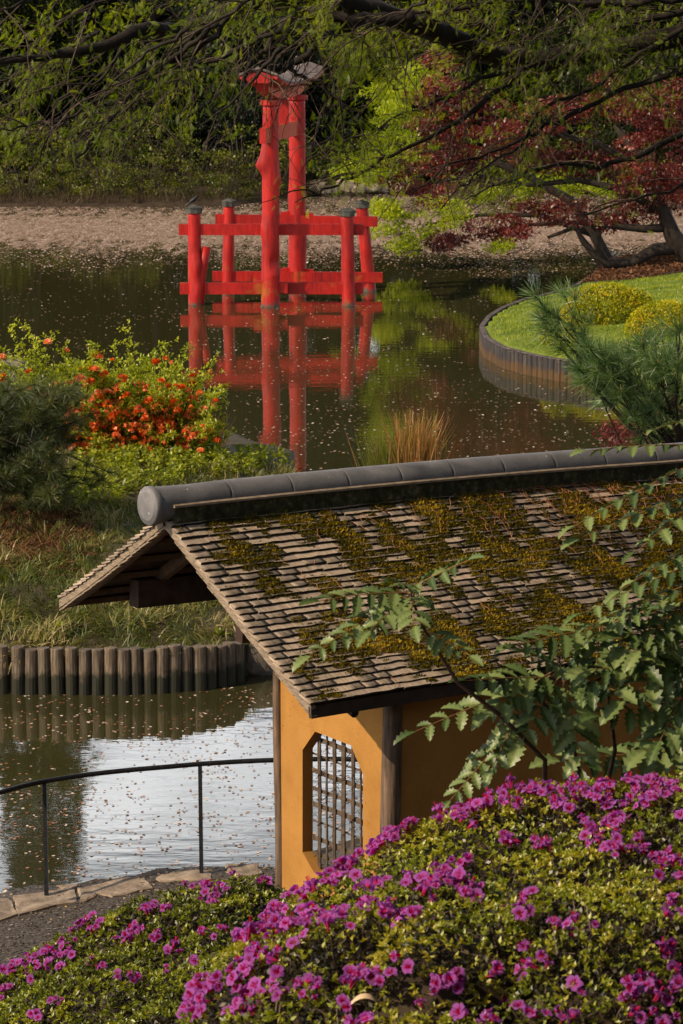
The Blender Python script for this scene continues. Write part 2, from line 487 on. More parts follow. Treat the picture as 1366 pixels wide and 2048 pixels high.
def shingle_mat():
    m, t, b = newmat('cedar_shingle')
    n = noise_node(t, 9, 5, .6, 'Position', (1, 1, 1))
    oi = t.nodes.new('ShaderNodeObjectInfo')
    at = t.nodes.new('ShaderNodeAttribute'); at.attribute_name = 'rnd'
    # fine grain that runs down the roof slope (building axes are turned by 54 degrees)
    tc = t.nodes.new('ShaderNodeNewGeometry')
    mp = t.nodes.new('ShaderNodeMapping')
    mp.vector_type = 'POINT'
    mp.inputs['Rotation'].default_value = (0, 0, -BETA_Z)
    mp2 = t.nodes.new('ShaderNodeMapping')
    mp2.inputs['Scale'].default_value = (60, 2.5, 2.5)
    lnk(t, tc.outputs['Position'], mp.inputs['Vector']); lnk(t, mp.outputs['Vector'], mp2.inputs['Vector'])
    g = t.nodes.new('ShaderNodeTexNoise'); g.inputs['Scale'].default_value = 1.6; g.inputs['Detail'].default_value = 5
    lnk(t, mp2.outputs['Vector'], g.inputs['Vector'])
    r = ramp(t, g.outputs['Fac'], [(.3, (.24, .185, .14)), (.5, (.38, .30, .235)), (.72, (.52, .43, .345))])
    ad = t.nodes.new('ShaderNodeMath'); ad.operation = 'ADD'
    lnk(t, oi.outputs['Random'], ad.inputs[0]); lnk(t, at.outputs['Fac'], ad.inputs[1])
    fr = t.nodes.new('ShaderNodeMath'); fr.operation = 'FRACT'; lnk(t, ad.outputs[0], fr.inputs[0])
    r2 = ramp(t, fr.outputs[0], [(0, (.78, .77, .77)), (.5, (.95, .94, .92)), (1, (1.1, 1.07, 1.02))])
    c = mixc(t, 1.0, r.outputs['Color'], r2.outputs['Color'], 'MULTIPLY')
    r3 = ramp(t, n.outputs['Fac'], [(.52, (0, 0, 0)), (.66, (1, 1, 1))])
    at2 = t.nodes.new('ShaderNodeAttribute'); at2.attribute_name = 'moss'
    sc = t.nodes.new('ShaderNodeSeparateColor'); lnk(t, oi.outputs['Color'], sc.inputs[0])
    mxx = t.nodes.new('ShaderNodeMath'); mxx.operation = 'MAXIMUM'
    lnk(t, at2.outputs['Fac'], mxx.inputs[0]); lnk(t, sc.outputs[0], mxx.inputs[1])
    a2 = t.nodes.new('ShaderNodeMath'); a2.operation = 'MULTIPLY_ADD'; a2.inputs[1].default_value = .35
    lnk(t, r3.outputs['Color'], a2.inputs[0]); lnk(t, mxx.outputs[0], a2.inputs[2]); a2.use_clamp = True
    c = mixc(t, a2.outputs[0], c, (.05, .045, .008))
    lnk(t, c, b.inputs['Base Color'])
    b.inputs['Roughness'].default_value = .9
    b.inputs['Specular IOR Level'].default_value = .12
    bump(t, g.outputs['Fac'], b, .6, .006)
    return m

M['butt'] = rough_mat('damp_grain_painted_shade', [(.4, (.014, .011, .006)), (.7, (.055, .042, .026))], 14, bmp=0, coord='Position')  # damp end grain, darkened so each course shows a painted shade line

def water_mat():
    m, t, b = newmat('pond_water')
    t.nodes.remove(b)
    df = t.nodes.new('ShaderNodeBsdfDiffuse'); gl = t.nodes.new('ShaderNodeBsdfGlossy')
    df.inputs['Color'].default_value = (.038, .036, .013, 1)
    gl.inputs['Roughness'].default_value = .0
    gl.inputs['Color'].default_value = (1, 1, 1, 1)
    fr = t.nodes.new('ShaderNodeFresnel'); fr.inputs['IOR'].default_value = 1.95
    n = noise_node(t, 1.0, 3, .55, 'Position', (1.3, 3.2, 1))
    n2 = noise_node(t, 6.0, 2, .5, 'Position', (1.0, 2.0, 1))
    a = t.nodes.new('ShaderNodeMath'); a.operation = 'MULTIPLY_ADD'; a.inputs[1].default_value = .12
    lnk(t, n2.outputs['Fac'], a.inputs[0]); lnk(t, n.outputs['Fac'], a.inputs[2])
    bp = t.nodes.new('ShaderNodeBump'); bp.inputs['Strength'].default_value = 1.0; bp.inputs['Distance'].default_value = .0022
    lnk(t, a.outputs[0], bp.inputs['Height'])
    for q in (gl, fr): lnk(t, bp.outputs['Normal'], q.inputs['Normal'])
    mx = t.nodes.new('ShaderNodeMixShader')
    lnk(t, fr.outputs[0], mx.inputs[0]); lnk(t, df.outputs[0], mx.inputs[1]); lnk(t, gl.outputs[0], mx.inputs[2])
    lnk(t, mx.outputs[0], t.nodes['Material Output'].inputs['Surface'])
    return m
M['water'] = water_mat()
M['petal'] = leaf_mat('fallen_petal', [(0, (.18, .10, .06)), (.5, (.36, .25, .18)), (.85, (.55, .42, .36)), (1, (.85, .74, .70))], .1, .0)
M['petal_dark'] = leaf_mat('old_petal', [(0, (.16, .06, .03)), (.45, (.35, .18, .11)), (1, (.80, .68, .60))], .1, .0)

G_ = lambda *a: a
M['cypress'] = leaf_mat('cypress_leaf', [(0, (.06, .10, .008)), (.45, (.21, .29, .018)), (1, (.44, .50, .035))], .55, .03)
M['azalea'] = leaf_mat('azalea_leaf', [(0, (.035, .045, .008)), (.35, (.13, .155, .014)), (.75, (.31, .35, .025)), (1, (.44, .38, .04))], .35, .06)
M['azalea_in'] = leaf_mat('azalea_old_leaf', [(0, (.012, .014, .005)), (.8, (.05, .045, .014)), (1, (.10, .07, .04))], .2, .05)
M['mahonia'] = leaf_mat('mahonia_leaf', [(0, (.028, .052, .015)), (.5, (.080, .125, .035)), (1, (.20, .25, .085))], .15, .035)
M['quince'] = leaf_mat('quince_leaf', [(0, (.12, .16, .012)), (.5, (.32, .38, .025)), (1, (.52, .54, .05))], .45, .04)
M['weed'] = leaf_mat('weed_leaf', [(0, (.09, .12, .012)), (.6, (.27, .32, .03)), (1, (.46, .47, .06))], .4, .04)
M['qflower'] = leaf_mat('quince_flower', [(0, (.52, .075, .010)), (.5, (.78, .19, .035)), (1, (.85, .42, .22))], .35, .02)
M['dry_grass'] = leaf_mat('dry_grass', [(0, (.035, .055, .010)), (.42, (.12, .15, .022)), (.70, (.26, .22, .075)), (1, (.52, .42, .22))], .3, .03)
M['lawn_blade'] = leaf_mat('lawn_blade', [(0, (.08, .13, .010)), (.5, (.21, .28, .018)), (1, (.42, .42, .05))], .4, .03)
M['reed'] = leaf_mat('reed', [(0, (.07, .10, .014)), (.45, (.15, .17, .03)), (.55, (.26, .12, .04)), (1, (.45, .25, .09))], .35, .03)
M['pine'] = leaf_mat('pine_needle', [(0, (.026, .040, .010)), (.6, (.070, .092, .022)), (1, (.16, .18, .045))], .25, .05)
M['pine_fresh'] = leaf_mat('fresh_pine_needle', [(0, (.04, .085, .02)), (.6, (.09, .16, .045)), (1, (.19, .28, .09))], .3, .05)
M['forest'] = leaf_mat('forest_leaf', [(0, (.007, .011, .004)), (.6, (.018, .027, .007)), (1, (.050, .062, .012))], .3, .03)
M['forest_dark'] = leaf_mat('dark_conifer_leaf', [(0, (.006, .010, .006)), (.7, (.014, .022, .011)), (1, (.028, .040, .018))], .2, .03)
M['shore_bush'] = leaf_mat('shore_bush_leaf', [(0, (.024, .034, .008)), (.5, (.085, .105, .014)), (.85, (.22, .25, .025)), (1, (.20, .14, .06))], .4, .03)
M['chartreuse'] = leaf_mat('chartreuse_maple_leaf', [(0, (.14, .19, .010)), (.6, (.30, .37, .018)), (1, (.50, .54, .04))], .5, .02)
M['maple'] = leaf_mat('red_maple_leaf', [(0, (.04, .012, .008)), (.5, (.125, .027, .019)), (.87, (.28, .058, .044)), (1, (.44, .19, .15))], .45, .05)
M['laceleaf'] = leaf_mat('laceleaf_maple_leaf', [(0, (.05, .012, .012)), (.6, (.15, .03, .025)), (1, (.26, .06, .045))], .35, .04)
M['gold'] = leaf_mat('gold_shrub_leaf', [(0, (.09, .12, .008)), (.4, (.25, .28, .012)), (.8, (.50, .46, .018)), (1, (.60, .42, .03))], .35, .02)
M['moss'] = leaf_mat('roof_moss', [(0, (.022, .025, .004)), (.5, (.085, .070, .008)), (.85, (.20, .145, .012)), (1, (.34, .24, .025))], .25, .0)
M['debris'] = rough_mat('fallen_needle', [(.3, (.22, .07, .025)), (.7, (.50, .24, .10))], 5, bmp=0, coord='Position')

# ------------------------------------------------------------------ land
def poly_sd(P, poly):
    """signed distance (+ inside) of points P (n,2) to polygon"""
    P = np.asarray(P, float); poly = np.asarray(poly, float)
    n = len(poly); d = np.full(len(P), 1e9); ins = np.zeros(len(P), bool)
    for i in range(n):
        a, b = poly[i], poly[(i + 1) % n]
        ab = b - a
        t = np.clip(((P - a) @ ab) / (ab @ ab + 1e-12), 0, 1)
        d = np.minimum(d, np.linalg.norm(P - (a + t[:, None] * ab), axis=1))
        c = ((a[1] > P[:, 1]) != (b[1] > P[:, 1]))
        with np.errstate(divide='ignore', invalid='ignore'):
            xi = (b[0] - a[0]) * (P[:, 1] - a[1]) / (b[1] - a[1] + 1e-12) + a[0]
        ins ^= c & (P[:, 0] < xi)
    return np.where(ins, d, -d)
Zp = lambda pts, z=0.0: np.array([at_z(x, y, z)[:2] for x, y in pts])
LEFT_POLY = np.vstack([Zp([(-420, 1400), (0, 1388), (200, 1388), (330, 1386), (400, 1380), (440, 1372), (480, 1360), (520, 1345), (600, 1290)]),
                       [(-0.4, 43.5), (-0.75, 48.0)], Zp([(600, 952), (480, 918), (350, 893), (250, 860), (60, 770), (-400, 735)]), [(-22, 58), (-22, 37)]])
RIGHT_PX = [(1100, 622), (1045, 636), (1005, 652), (978, 670), (963, 692), (972, 714), (1008, 736), (1060, 750), (1110, 760), (1165, 768)]
RIGHT_POLY = np.vstack([Zp(RIGHT_PX + [(1300, 785), (1700, 815)]), [(30, 70), (30, 98), (14, 97)], Zp([(1240, 546), (1205, 556), (1190, 580), (1150, 606)])])
KERB_PX = [(-160, 1822), (0, 1796), (60, 1780), (180, 1766), (300, 1747), (400, 1743), (470, 1733), (553, 1736)]
kerb = Zp(KERB_PX, .32)
NEAR_POLY = np.vstack([[(-60, -60), (-60, 20), (-20, 21), (-8, 24.2)], kerb, [(.4, 28.9), (2.2, 30.2), (3.6, 31.8), (4.4, 35), (4.9, 40), (5.6, 45), (7.5, 49), (12, 51), (40, 55), (60, 55), (60, -60)]])
FAR_Y = lambda x: 121.5 + 8 * (1 / (1 + np.exp(-(x + 3.0) * 1.3)))

def h_left(x, y):
    d = poly_sd(np.c_[x, y], LEFT_POLY)
    return np.where(d > .06, .42 + .12 * np.minimum(d, 1) + .45 * (1 - np.exp(-np.maximum(d, 0) / 3)), -1.2)
def h_right(x, y):
    d = poly_sd(np.c_[x, y], RIGHT_POLY)
    return np.where(d > .02, .48 + .095 * np.clip(d, 0, 10), -1.2)
def h_near(x, y):
    d = poly_sd(np.c_[x, y], NEAR_POLY)
    s = np.clip((21.5 - y) / 10.0, 0, 1)
    hill = 3.9 * s * s * (3 - 2 * s) + np.clip(12.8 - y, 0, 30) * .1
    right = np.clip((x - 3) / 6, 0, 1) * .6
    return np.where(d > 0, .38 + hill + right, np.maximum(.38 + d * 3, -1.5))
def h_ground(x, y):
    f = FAR_Y(x)
    far = np.where(y > f, .25 + np.clip((y - f) * .05, 0, 4), np.maximum(.2 - (f - y) * .5, -1.5))
    side = np.maximum(.3 + (np.abs(x) - 45) * .3, -1.5)
    return np.maximum(np.maximum(h_near(x, y), far), np.minimum(side, 2))
def grid(name, xs, ys, hf, mat, kind='structure', jit=.03, cut=None):
    X, Y = np.meshgrid(xs, ys)
    Z = hf(X.ravel(), Y.ravel())
    P = np.c_[X.ravel(), Y.ravel(), Z]
    nn = nse_arr(P, .8) + .5 * nse_arr(P, 2.3)
    P[:, 2] += np.where(P[:, 2] > .1, nn * jit, 0)
    nx, ny = len(xs), len(ys)
    i = np.arange((ny - 1) * (nx - 1)); r, c = i // (nx - 1), i % (nx - 1)
    a = r * nx + c
    Fc = np.c_[a, a + 1, a + nx + 1, a + nx]
    if cut is not None:
        keep = (P[Fc][:, :, 2].max(1) > cut)
        Fc = Fc[keep]
    o = world_put(name, mesh_np(name, P, Fc, smooth=True), mat, None)
    o['kind'] = kind
    return o
def spaced(*segs):
    out = []
    for a, b, s in segs: out += list(np.arange(a, b, s))
    return np.array(out + [segs[-1][1]])
grid('ground', spaced((-300, -60, 30), (-60, -12, 4), (-12, 12, .3), (12, 60, 4), (60, 300, 30)),
     spaced((-60, 5, 5), (5, 36, .3), (36, 60, 1), (60, 116, 4), (116, 136, 1), (136, 200, 8), (200, 1500, 100)), h_ground, M['soil'])
grid('grass_bank', np.arange(-16, 1, .12), np.arange(35.5, 64, .12), h_left, M['bank'], jit=.1, cut=-.2)
grid('lawn_mound', np.arange(2.5, 30.5, .18), np.arange(61, 99, .18), h_right, M['lawn'], jit=.03, cut=-.2)
def h_bed(x, y):
    b = 84.2 + (x - 7.5) * .15 + .4 * np.sin(x * 1.3)
    return np.where(y > b, h_right(x, y) + .03, -1.2)
grid('maple_bed', np.arange(5, 30, .25), np.arange(82, 99, .25), h_bed, M['soil'], jit=.05, cut=.3)
# gravel path sheet beside the pavilion
xs = np.arange(-9, 7.01, .3); ys = np.arange(21.5, 31, .3)
def h_path(x, y):
    d = poly_sd(np.c_[x, y], NEAR_POLY)
    return np.where(d > .05, h_near(x, y) + .02, -1.4)
grid('gravel_path', xs, ys, h_path, M['gravel'], jit=.0, cut=.2)

me = mesh_np('pond_water', [(-250, 12, 0), (250, 12, 0), (250, 140, 0), (-250, 140, 0)], [(0, 1, 2, 3)])
world_put('pond_water', me, M['water'], None)['kind'] = 'structure'

# ------------------------------------------------------------------ petals on the water
HEXP = ([(.5, 0, 0), (.2, .42, .03), (-.25, .4, .0), (-.5, 0, .04), (-.22, -.4, .0), (.25, -.42, .03)], [(0, 1, 2, 3), (0, 3, 4, 5)])
def petals(name, pts, size, mat, label):
    pts = np.asarray(pts); n = len(pts)
    P = np.c_[pts, np.full(n, .006)]
    a = RNG.random(n) * 2 * math.pi
    tilt = RNG.normal(0, .10, (n, 2))
    Z = norm(np.c_[tilt, np.ones(n)])
    X = norm(np.cross(np.c_[-np.sin(a), np.cos(a), np.zeros(n)], Z)); Y = np.cross(Z, X)
    o = scatter(name, *HEXP, P, X, Y, Z, size * RNG.uniform(.6, 1.35, n), mat)
    tag(o, label, 'petals', None, 'stuff')
    return o
def rand_px(n, x0, x1, y0, y1):
    px = RNG.uniform(x0, x1, n); py = RNG.uniform(y0, y1, n)
    return np.array([at_z(a, b)[:2] for a, b in zip(px, py)])
def clumpy(pts, sc=.5, th=0.0, soft=.5):
    v = np.array([mnoise.noise(Vector((p[0] * sc, p[1] * sc * .7, 3.1))) + .5 * mnoise.noise(Vector((p[0] * sc * 3, p[1] * sc * 2, 9.1))) for p in pts])
    return pts[v + RNG.uniform(-soft, soft, len(pts)) > th]
# dense raft: a world-space density that grows towards the far shore
def raft_density(x, y):
    w = .12 * math.sin(x * .9) + .25 * mnoise.noise(Vector((x * .25, y * .12, 0)))
    edge = 98.5 + w * 14 + (4 if x < -6 else 0) * .3
    return edge
pts = []
cand = np.c_[RNG.uniform(-17, 17, 150000), RNG.uniform(88, 129, 150000)]
for x, y in cand:
    if abs(x) > .125 * y + 1.5: continue
    e = raft_density(x, y)
    streak = .5 + .6 * mnoise.noise(Vector((x * .35, y * 1.3, 5.0)))
    if y > e: d = min(1, .5 + (y - e) * .16)
    else: d = max(0, .5 - (e - y) * .065) * (.35 + streak)
    if y > 114 + 2.5 * mnoise.noise(Vector((x * .4, 0, 3))): d *= .45
    if random.random() < d: pts.append((x, y))
petals('petal_raft', pts, .062, M['petal'], 'dense pinkish raft of fallen petals drifted against the far shore')
mid = rand_px(9000, -30, 1396, 525, 960)
petals('scattered_petals', clumpy(mid, .35, -.02, .6), .05, M['petal'], 'scattered pale petals floating around the red gate')
nr = rand_px(3600, -30, 760, 1375, 1790)
petals('near_petals', clumpy(nr, 1.1, .0, .5), .034, M['petal_dark'], 'brown and white petals and bits floating by the near path')

def raft_mat():
    m, t, b = newmat('petal_film')
    n = noise_node(t, 5, 7, .75, 'Position', (1, .14, 1))
    r = ramp(t, n.outputs['Fac'], [(.3, (.10, .065, .035)), (.5, (.22, .15, .10)), (.7, (.42, .32, .26))])
    lnk(t, r.outputs['Color'], b.inputs['Base Color'])
    b.inputs['Roughness'].default_value = .9
    n2 = noise_node(t, 2.2, 8, .75, 'Position', (1.0, .22, 1))
    g = t.nodes.new('ShaderNodeNewGeometry'); sx = t.nodes.new('ShaderNodeSeparateXYZ'); lnk(t, g.outputs['Position'], sx.inputs[0])
    mr = t.nodes.new('ShaderNodeMapRange'); mr.inputs[1].default_value = 88; mr.inputs[2].default_value = 108
    mr.inputs[3].default_value = -.30; mr.inputs[4].default_value = .12
    lnk(t, sx.outputs['Y'], mr.inputs[0])
    a = t.nodes.new('ShaderNodeMath'); a.operation = 'ADD'; lnk(t, n2.outputs['Fac'], a.inputs[0]); lnk(t, mr.outputs[0], a.inputs[1])
    mr2 = t.nodes.new('ShaderNodeMapRange'); mr2.inputs[1].default_value = 112; mr2.inputs[2].default_value = 121
    mr2.inputs[3].default_value = 0; mr2.inputs[4].default_value = -.16
    lnk(t, sx.outputs['Y'], mr2.inputs[0])
    a3 = t.nodes.new('ShaderNodeMath'); a3.operation = 'ADD'; lnk(t, a.outputs[0], a3.inputs[0]); lnk(t, mr2.outputs[0], a3.inputs[1])
    r2 = ramp(t, a3.outputs[0], [(.46, (0, 0, 0)), (.55, (1, 1, 1))])
    lnk(t, r2.outputs['Color'], b.inputs['Alpha'])
    return m
me = mesh_np('petal_film', [(-40, 92, .004), (40, 92, .004), (40, 127, .004), (-40, 127, .004)], [(0, 1, 2, 3)])
tag(world_put('petal_film', me, raft_mat(), None), 'thin pink brown film of petals covering the far water', 'petals', None, 'stuff')

# ------------------------------------------------------------------ torii gate
def torii():
    A = at_z(541, 612, 0); B = at_z(592, 584, 0)
    ax = norm((B - A)[None])[0]; ax[2] = 0; ax = norm(ax[None])[0]
    B = A + ax * 4.15
    C = (A + B) / 2
    root = empty('torii_gate', (C[0], C[1], 0))
    tag(root, 'tall vermilion torii gate standing in the pond with side posts', 'gate')
    side = np.array([1.0, 0.02, 0])
    R = M['red']
    def pillar(base, top, r0, r1, name='pillar', bumps=(), n=20, cap=False):
        segs = 44; V = []; Fc = []
        for i in range(segs + 1):
            f = i / segs
            c = base + (top - base) * f
            cz = c[2]
            for j in range(n):
                a = 2 * math.pi * j / n
                rr = (r0 + (r1 - r0) * f) * (1 + .035 * mnoise.noise(Vector((math.cos(a) * 1.3 + base[0], math.sin(a) * 1.3, cz * .9))) + .03 * mnoise.noise(Vector((math.cos(a) * 3, math.sin(a) * 3 + base[1], cz * 1.2))))
                for (bz, ba, bw, bh) in bumps:
                    da = abs((a - ba + math.pi) % (2 * math.pi) - math.pi)
                    rr += bh * math.exp(-((cz - bz) / bw) ** 2 - (da / .75) ** 2)
                V.append((c[0] + rr * math.cos(a), c[1] + rr * math.sin(a), cz))
        for i in range(segs):
            for j in range(n):
                k = (j + 1) % n
                Fc.append((i * n + j, i * n + k, (i + 1) * n + k, (i + 1) * n + j))
        Fc.append(tuple(segs * n + j for j in range(n)))
        return MB().add(V, Fc).build(name, R, root, smooth=True)
    ztop = 5.72
    pillar(A + [0, 0, -.6], A + [.03, 0, ztop], .275, .225, bumps=[(4.0, math.pi, .16, .17), (4.25, math.pi * 1.1, .3, .08), (2.15, math.pi * 1.2, .25, .06), (3.6, -.3, .3, .06), (1.25, -1.0, .2, -.10), (.95, -.9, .12, .07)])
    pillar(B + [0, 0, -.6], B + [.02, 0, ztop], .27, .235, bumps=[(2.8, 3.0, .3, .03), (1.5, 0, .4, .03)])
    tops = {}
    for nm, base_px, cap_px, r, Yt in (('fl', (391, 609), (388, 412), .19, None), ('fr', (698, 611), (694, 418), .185, None), ('bl', (457, 585), (458, 399), .17, None), ('br', (740, 583), (724, 402), .18, None)):
        b = at_z(*base_px, 0)
        if nm == 'bl': b = at_z(456, 584, 0)
        tp = at_y(cap_px[0], cap_px[1], b[1])
        zt = tp[2] - .20
        top = np.array([tp[0], b[1], zt])
        bb = np.array([b[0] - (top[0] - b[0]) * .2, b[1], -.6])
        pillar(bb, top, r * 1.1, r * .98, 'side_post', bumps=[(1.4, -1.2, .3, .03)] if nm != 'fl' else [(1.1, -1.1, .3, .08), (.4, 5.4, .3, .08)])
        # octagonal cap
        mb = MB(); V = []
        for z, rr in ((zt, r * 1.28), (zt + .13, r * 1.32), (zt + .145, r * 1.42), (zt + .16, r * 1.42)):
            for j in range(8):
                a = math.pi / 8 + j * math.pi / 4
                V.append((top[0] + rr * math.cos(a), top[1] + rr * math.sin(a), z))
        Fc = [(i * 8 + j, i * 8 + (j + 1) % 8, (i + 1) * 8 + (j + 1) % 8, (i + 1) * 8 + j) for i in range(3) for j in range(8)]
        V.append((top[0], top[1], zt + .25))
        Fc += [(24 + j, 24 + (j + 1) % 8, 32) for j in range(8)] + [tuple(range(7, -1, -1))]
        mb.add(V, Fc).build('post_cap', M['cap'], root)
        tops[nm] = (b, top)
    # broken fork on the front left post
    b = tops['fl'][0]
    mb = MB(); mb.tube([b + [.10, -.02, -.2], b + [.15, -.02, .7], b + [.24, -.02, 1.15], b + [.33, -.02, 1.66]], [.15, .15, .135, .12], 12, rough=.05)
    mb.build('branch_stub', R, root, smooth=True)
    # rails: front and back frame
    def rail(px0, px1, Y, z0, z1, th=.13, name='rail', dzr=0.0):
        xa = at_y(px0, 600, Y)[0]; xb = at_y(px1, 600, Y)[0]
        MB().beam((xa, Y, (z0 + z1) / 2), (xb, Y, (z0 + z1) / 2 - dzr), th, z1 - z0).build(name, R, root)
    Yf = tops['fl'][0][1]; Yb = tops['bl'][0][1]
    zz = lambda y, Y: at_y(600, y, Y)[2]
    rail(359, 727, Yf, zz(470, Yf), zz(448, Yf))
    rail(360, 727, Yf, zz(588, Yf), zz(565, Yf))
    rail(432, 755, Yb, zz(448, Yb), zz(428, Yb), dzr=.08)
    rail(425, 765, Yb, zz(562, Yb), zz(542, Yb), dzr=.04)
    # wedges beside the main pillars
    for P, zr in ((A, zz(565, Yf)), (B, zz(542, Yb)), (B, zz(428, Yb) - .02)):
        for s in (-1, 1):
            c = P + side * s * .36 + [0, 0, zr - .10]
            MB().box(c, .26, .19, .36 if s < 0 else .3, (1, 0, .12 * -s), (0, 1, 0), (0, 0, 1)).build('wedge', R, root)
    # capitals
    for P in (A, B):
        mb = MB(); V = []
        for z in (ztop - .02, ztop + .12):
            for j in range(16):
                a = j * math.pi / 8
                V.append((P[0] + .03 + .30 * math.cos(a), P[1] + .30 * math.sin(a), z))
        Fc = [(j, (j + 1) % 16, 16 + (j + 1) % 16, 16 + j) for j in range(16)] + [tuple(range(15, -1, -1)), tuple(range(16, 32))]
        mb.add(V, Fc).build('capital', R, root)
    # tie beam through the pillars with wedges, centre strut
    nrm = np.array([ax[1], -ax[0], 0])
    zn = 4.88
    MB().beam(A - ax * 1.05 + [0, 0, zn], B + ax * .95 + [0, 0, zn], .17, .43).build('tie_beam', M['orange'], root)
    tb = root.children[-1] if len(root.children) else None
    tb = [o for o in bpy.data.objects if o.name.startswith('tie_beam')][-1]
    tb.data.materials.append(R)
    for pl in tb.data.polygons:
        if abs(Vector(pl.normal).dot(Vector(ax))) > .8: pl.material_index = 1
    for P, s in ((A, -1), (A, 1), (B, -1)):
        MB().box(P + ax * s * .32 + [0, 0, zn + .26], .16, .2, .12, ax, nrm).build('wedge', R, root)
    MB().box(C + [0, 0, 5.43], .14, .3, .72, ax, nrm).build('centre_strut', R, root)
    # curved lintel (two courses) and its little roof
    def curved(name, z0, h, w, L, cant, mat, rise=.5, top_over=0.0, chamfer=0):
        n = 24; V = []; Fc = []
        for i in range(n + 1):
            s = -1 + 2 * i / n
            z = z0 + rise * abs(s) ** 2.6
            for (u, v, ex) in ((-w / 2, 0, 0), (w / 2, 0, 0), (w / 2 + top_over, h, cant), (-w / 2 - top_over, h, cant)):
                l = s * (L + ex)
                p = C + ax * l + nrm * u
                V.append((p[0], p[1], z + v))
        for i in range(n):
            for j in range(4):
                k = (j + 1) % 4
                Fc.append((i * 4 + j, i * 4 + k, (i + 1) * 4 + k, (i + 1) * 4 + j))
        Fc += [(3, 2, 1, 0), tuple(n * 4 + j for j in range(4))]
        o = MB().add(V, Fc).build(name, mat, root)
        o.data.materials.append(R)
        for pl in list(o.data.polygons)[-2:]: pl.material_index = 1
        return o
    curved('lower_lintel', 5.83, .27, .36, 3.1, .14, M['orange'], .30)
    curved('upper_lintel', 6.103, .20, .52, 3.35, .16, M['red'], .33, .06)
    # roof boards: two pitched planes
    for s in (-1, 1):
        n = 24; V = []; Fc = []
        for i in range(n + 1):
            q = -1 + 2 * i / n
            z = 6.325 + .30 * abs(q) ** 2.6
            for (u, v) in ((0, .18), (.54, 0), (.54, -.05), (0, .12)):
                p = C + ax * q * 3.7 + nrm * u * s
                V.append((p[0], p[1], z + v))
        for i in range(n):
            for j in range(4):
                k = (j + 1) % 4
                Fc.append((i * 4 + j, i * 4 + k, (i + 1) * 4 + k, (i + 1) * 4 + j))
        Fc += [(3, 2, 1, 0), tuple(n * 4 + j for j in range(4))]
        MB().add(V, Fc).build('roof_board', M['torii_roof'], root)
        # red eave strip under the edge
        P = []
        for i in range(n + 1):
            q = -1 + 2 * i / n
            p = C + ax * q * 3.65 + nrm * .49 * s
            P.append((p[0], p[1], 6.22 + .30 * abs(q) ** 2.6))
        MB().tube(P, .07, 4).build('eave_strip', R, root)
    # end gable boards, red
    for q in (-1, 1):
        c = C + ax * q * 3.58
        mb = MB()
        V = []
        for d in (-.05, .05):
            for (u, v) in ((-.48, 6.52), (0, 6.70), (.48, 6.52), (.26, 6.36), (-.26, 6.36)):
                p = c + ax * d + nrm * u
                V.append((p[0], p[1], v))
        mb.add(V, [(4, 3, 2, 1, 0), (5, 6, 7, 8, 9), (0, 1, 6, 5), (1, 2, 7, 6), (2, 3, 8, 7), (3, 4, 9, 8), (4, 0, 5, 9)])
        mb.build('gable_board', R, root)
    return tops
TOPS = torii()

# grackle on the front left post
def bird():
    p = TOPS['fl'][1] + [0, 0, .24]
    root = empty('bird', tuple(p))
    tag(root, 'small black bird perched on the front left post cap of the red gate', 'bird')
    mat = rough_mat('black_feather', [(.3, (.006, .006, .008)), (.7, (.02, .02, .028))], 30, rough=.45, bmp=.2)
    mb = MB()
    mb.tube([p + [-.19, 0, .02], p + [-.12, 0, .07], p + [-.04, 0, .12], p + [.03, 0, .17], p + [.07, 0, .215], p + [.085, 0, .245], p + [.11, 0, .26], p + [.135, 0, .258]],
            [.018, .032, .058, .058, .04, .034, .03, .012], 10)
    mb.build('body', mat, root, smooth=True)
    MB().tube([p + [-.10, 0, .07], p + [-.18, 0, .01], p + [-.25, 0, -.04]], [.03, .028, .03], 6).build('tail', mat, root)
    MB().tube([p + [.125, 0, .258], p + [.175, 0, .262]], [.011, .002], 6).build('beak', mat, root)
    for s in (-1, 1):
        MB().tube([p + [-.01, .02 * s, .09], p + [0, .02 * s, .0]], [.006, .005], 5).build('leg', mat, root)
bird()

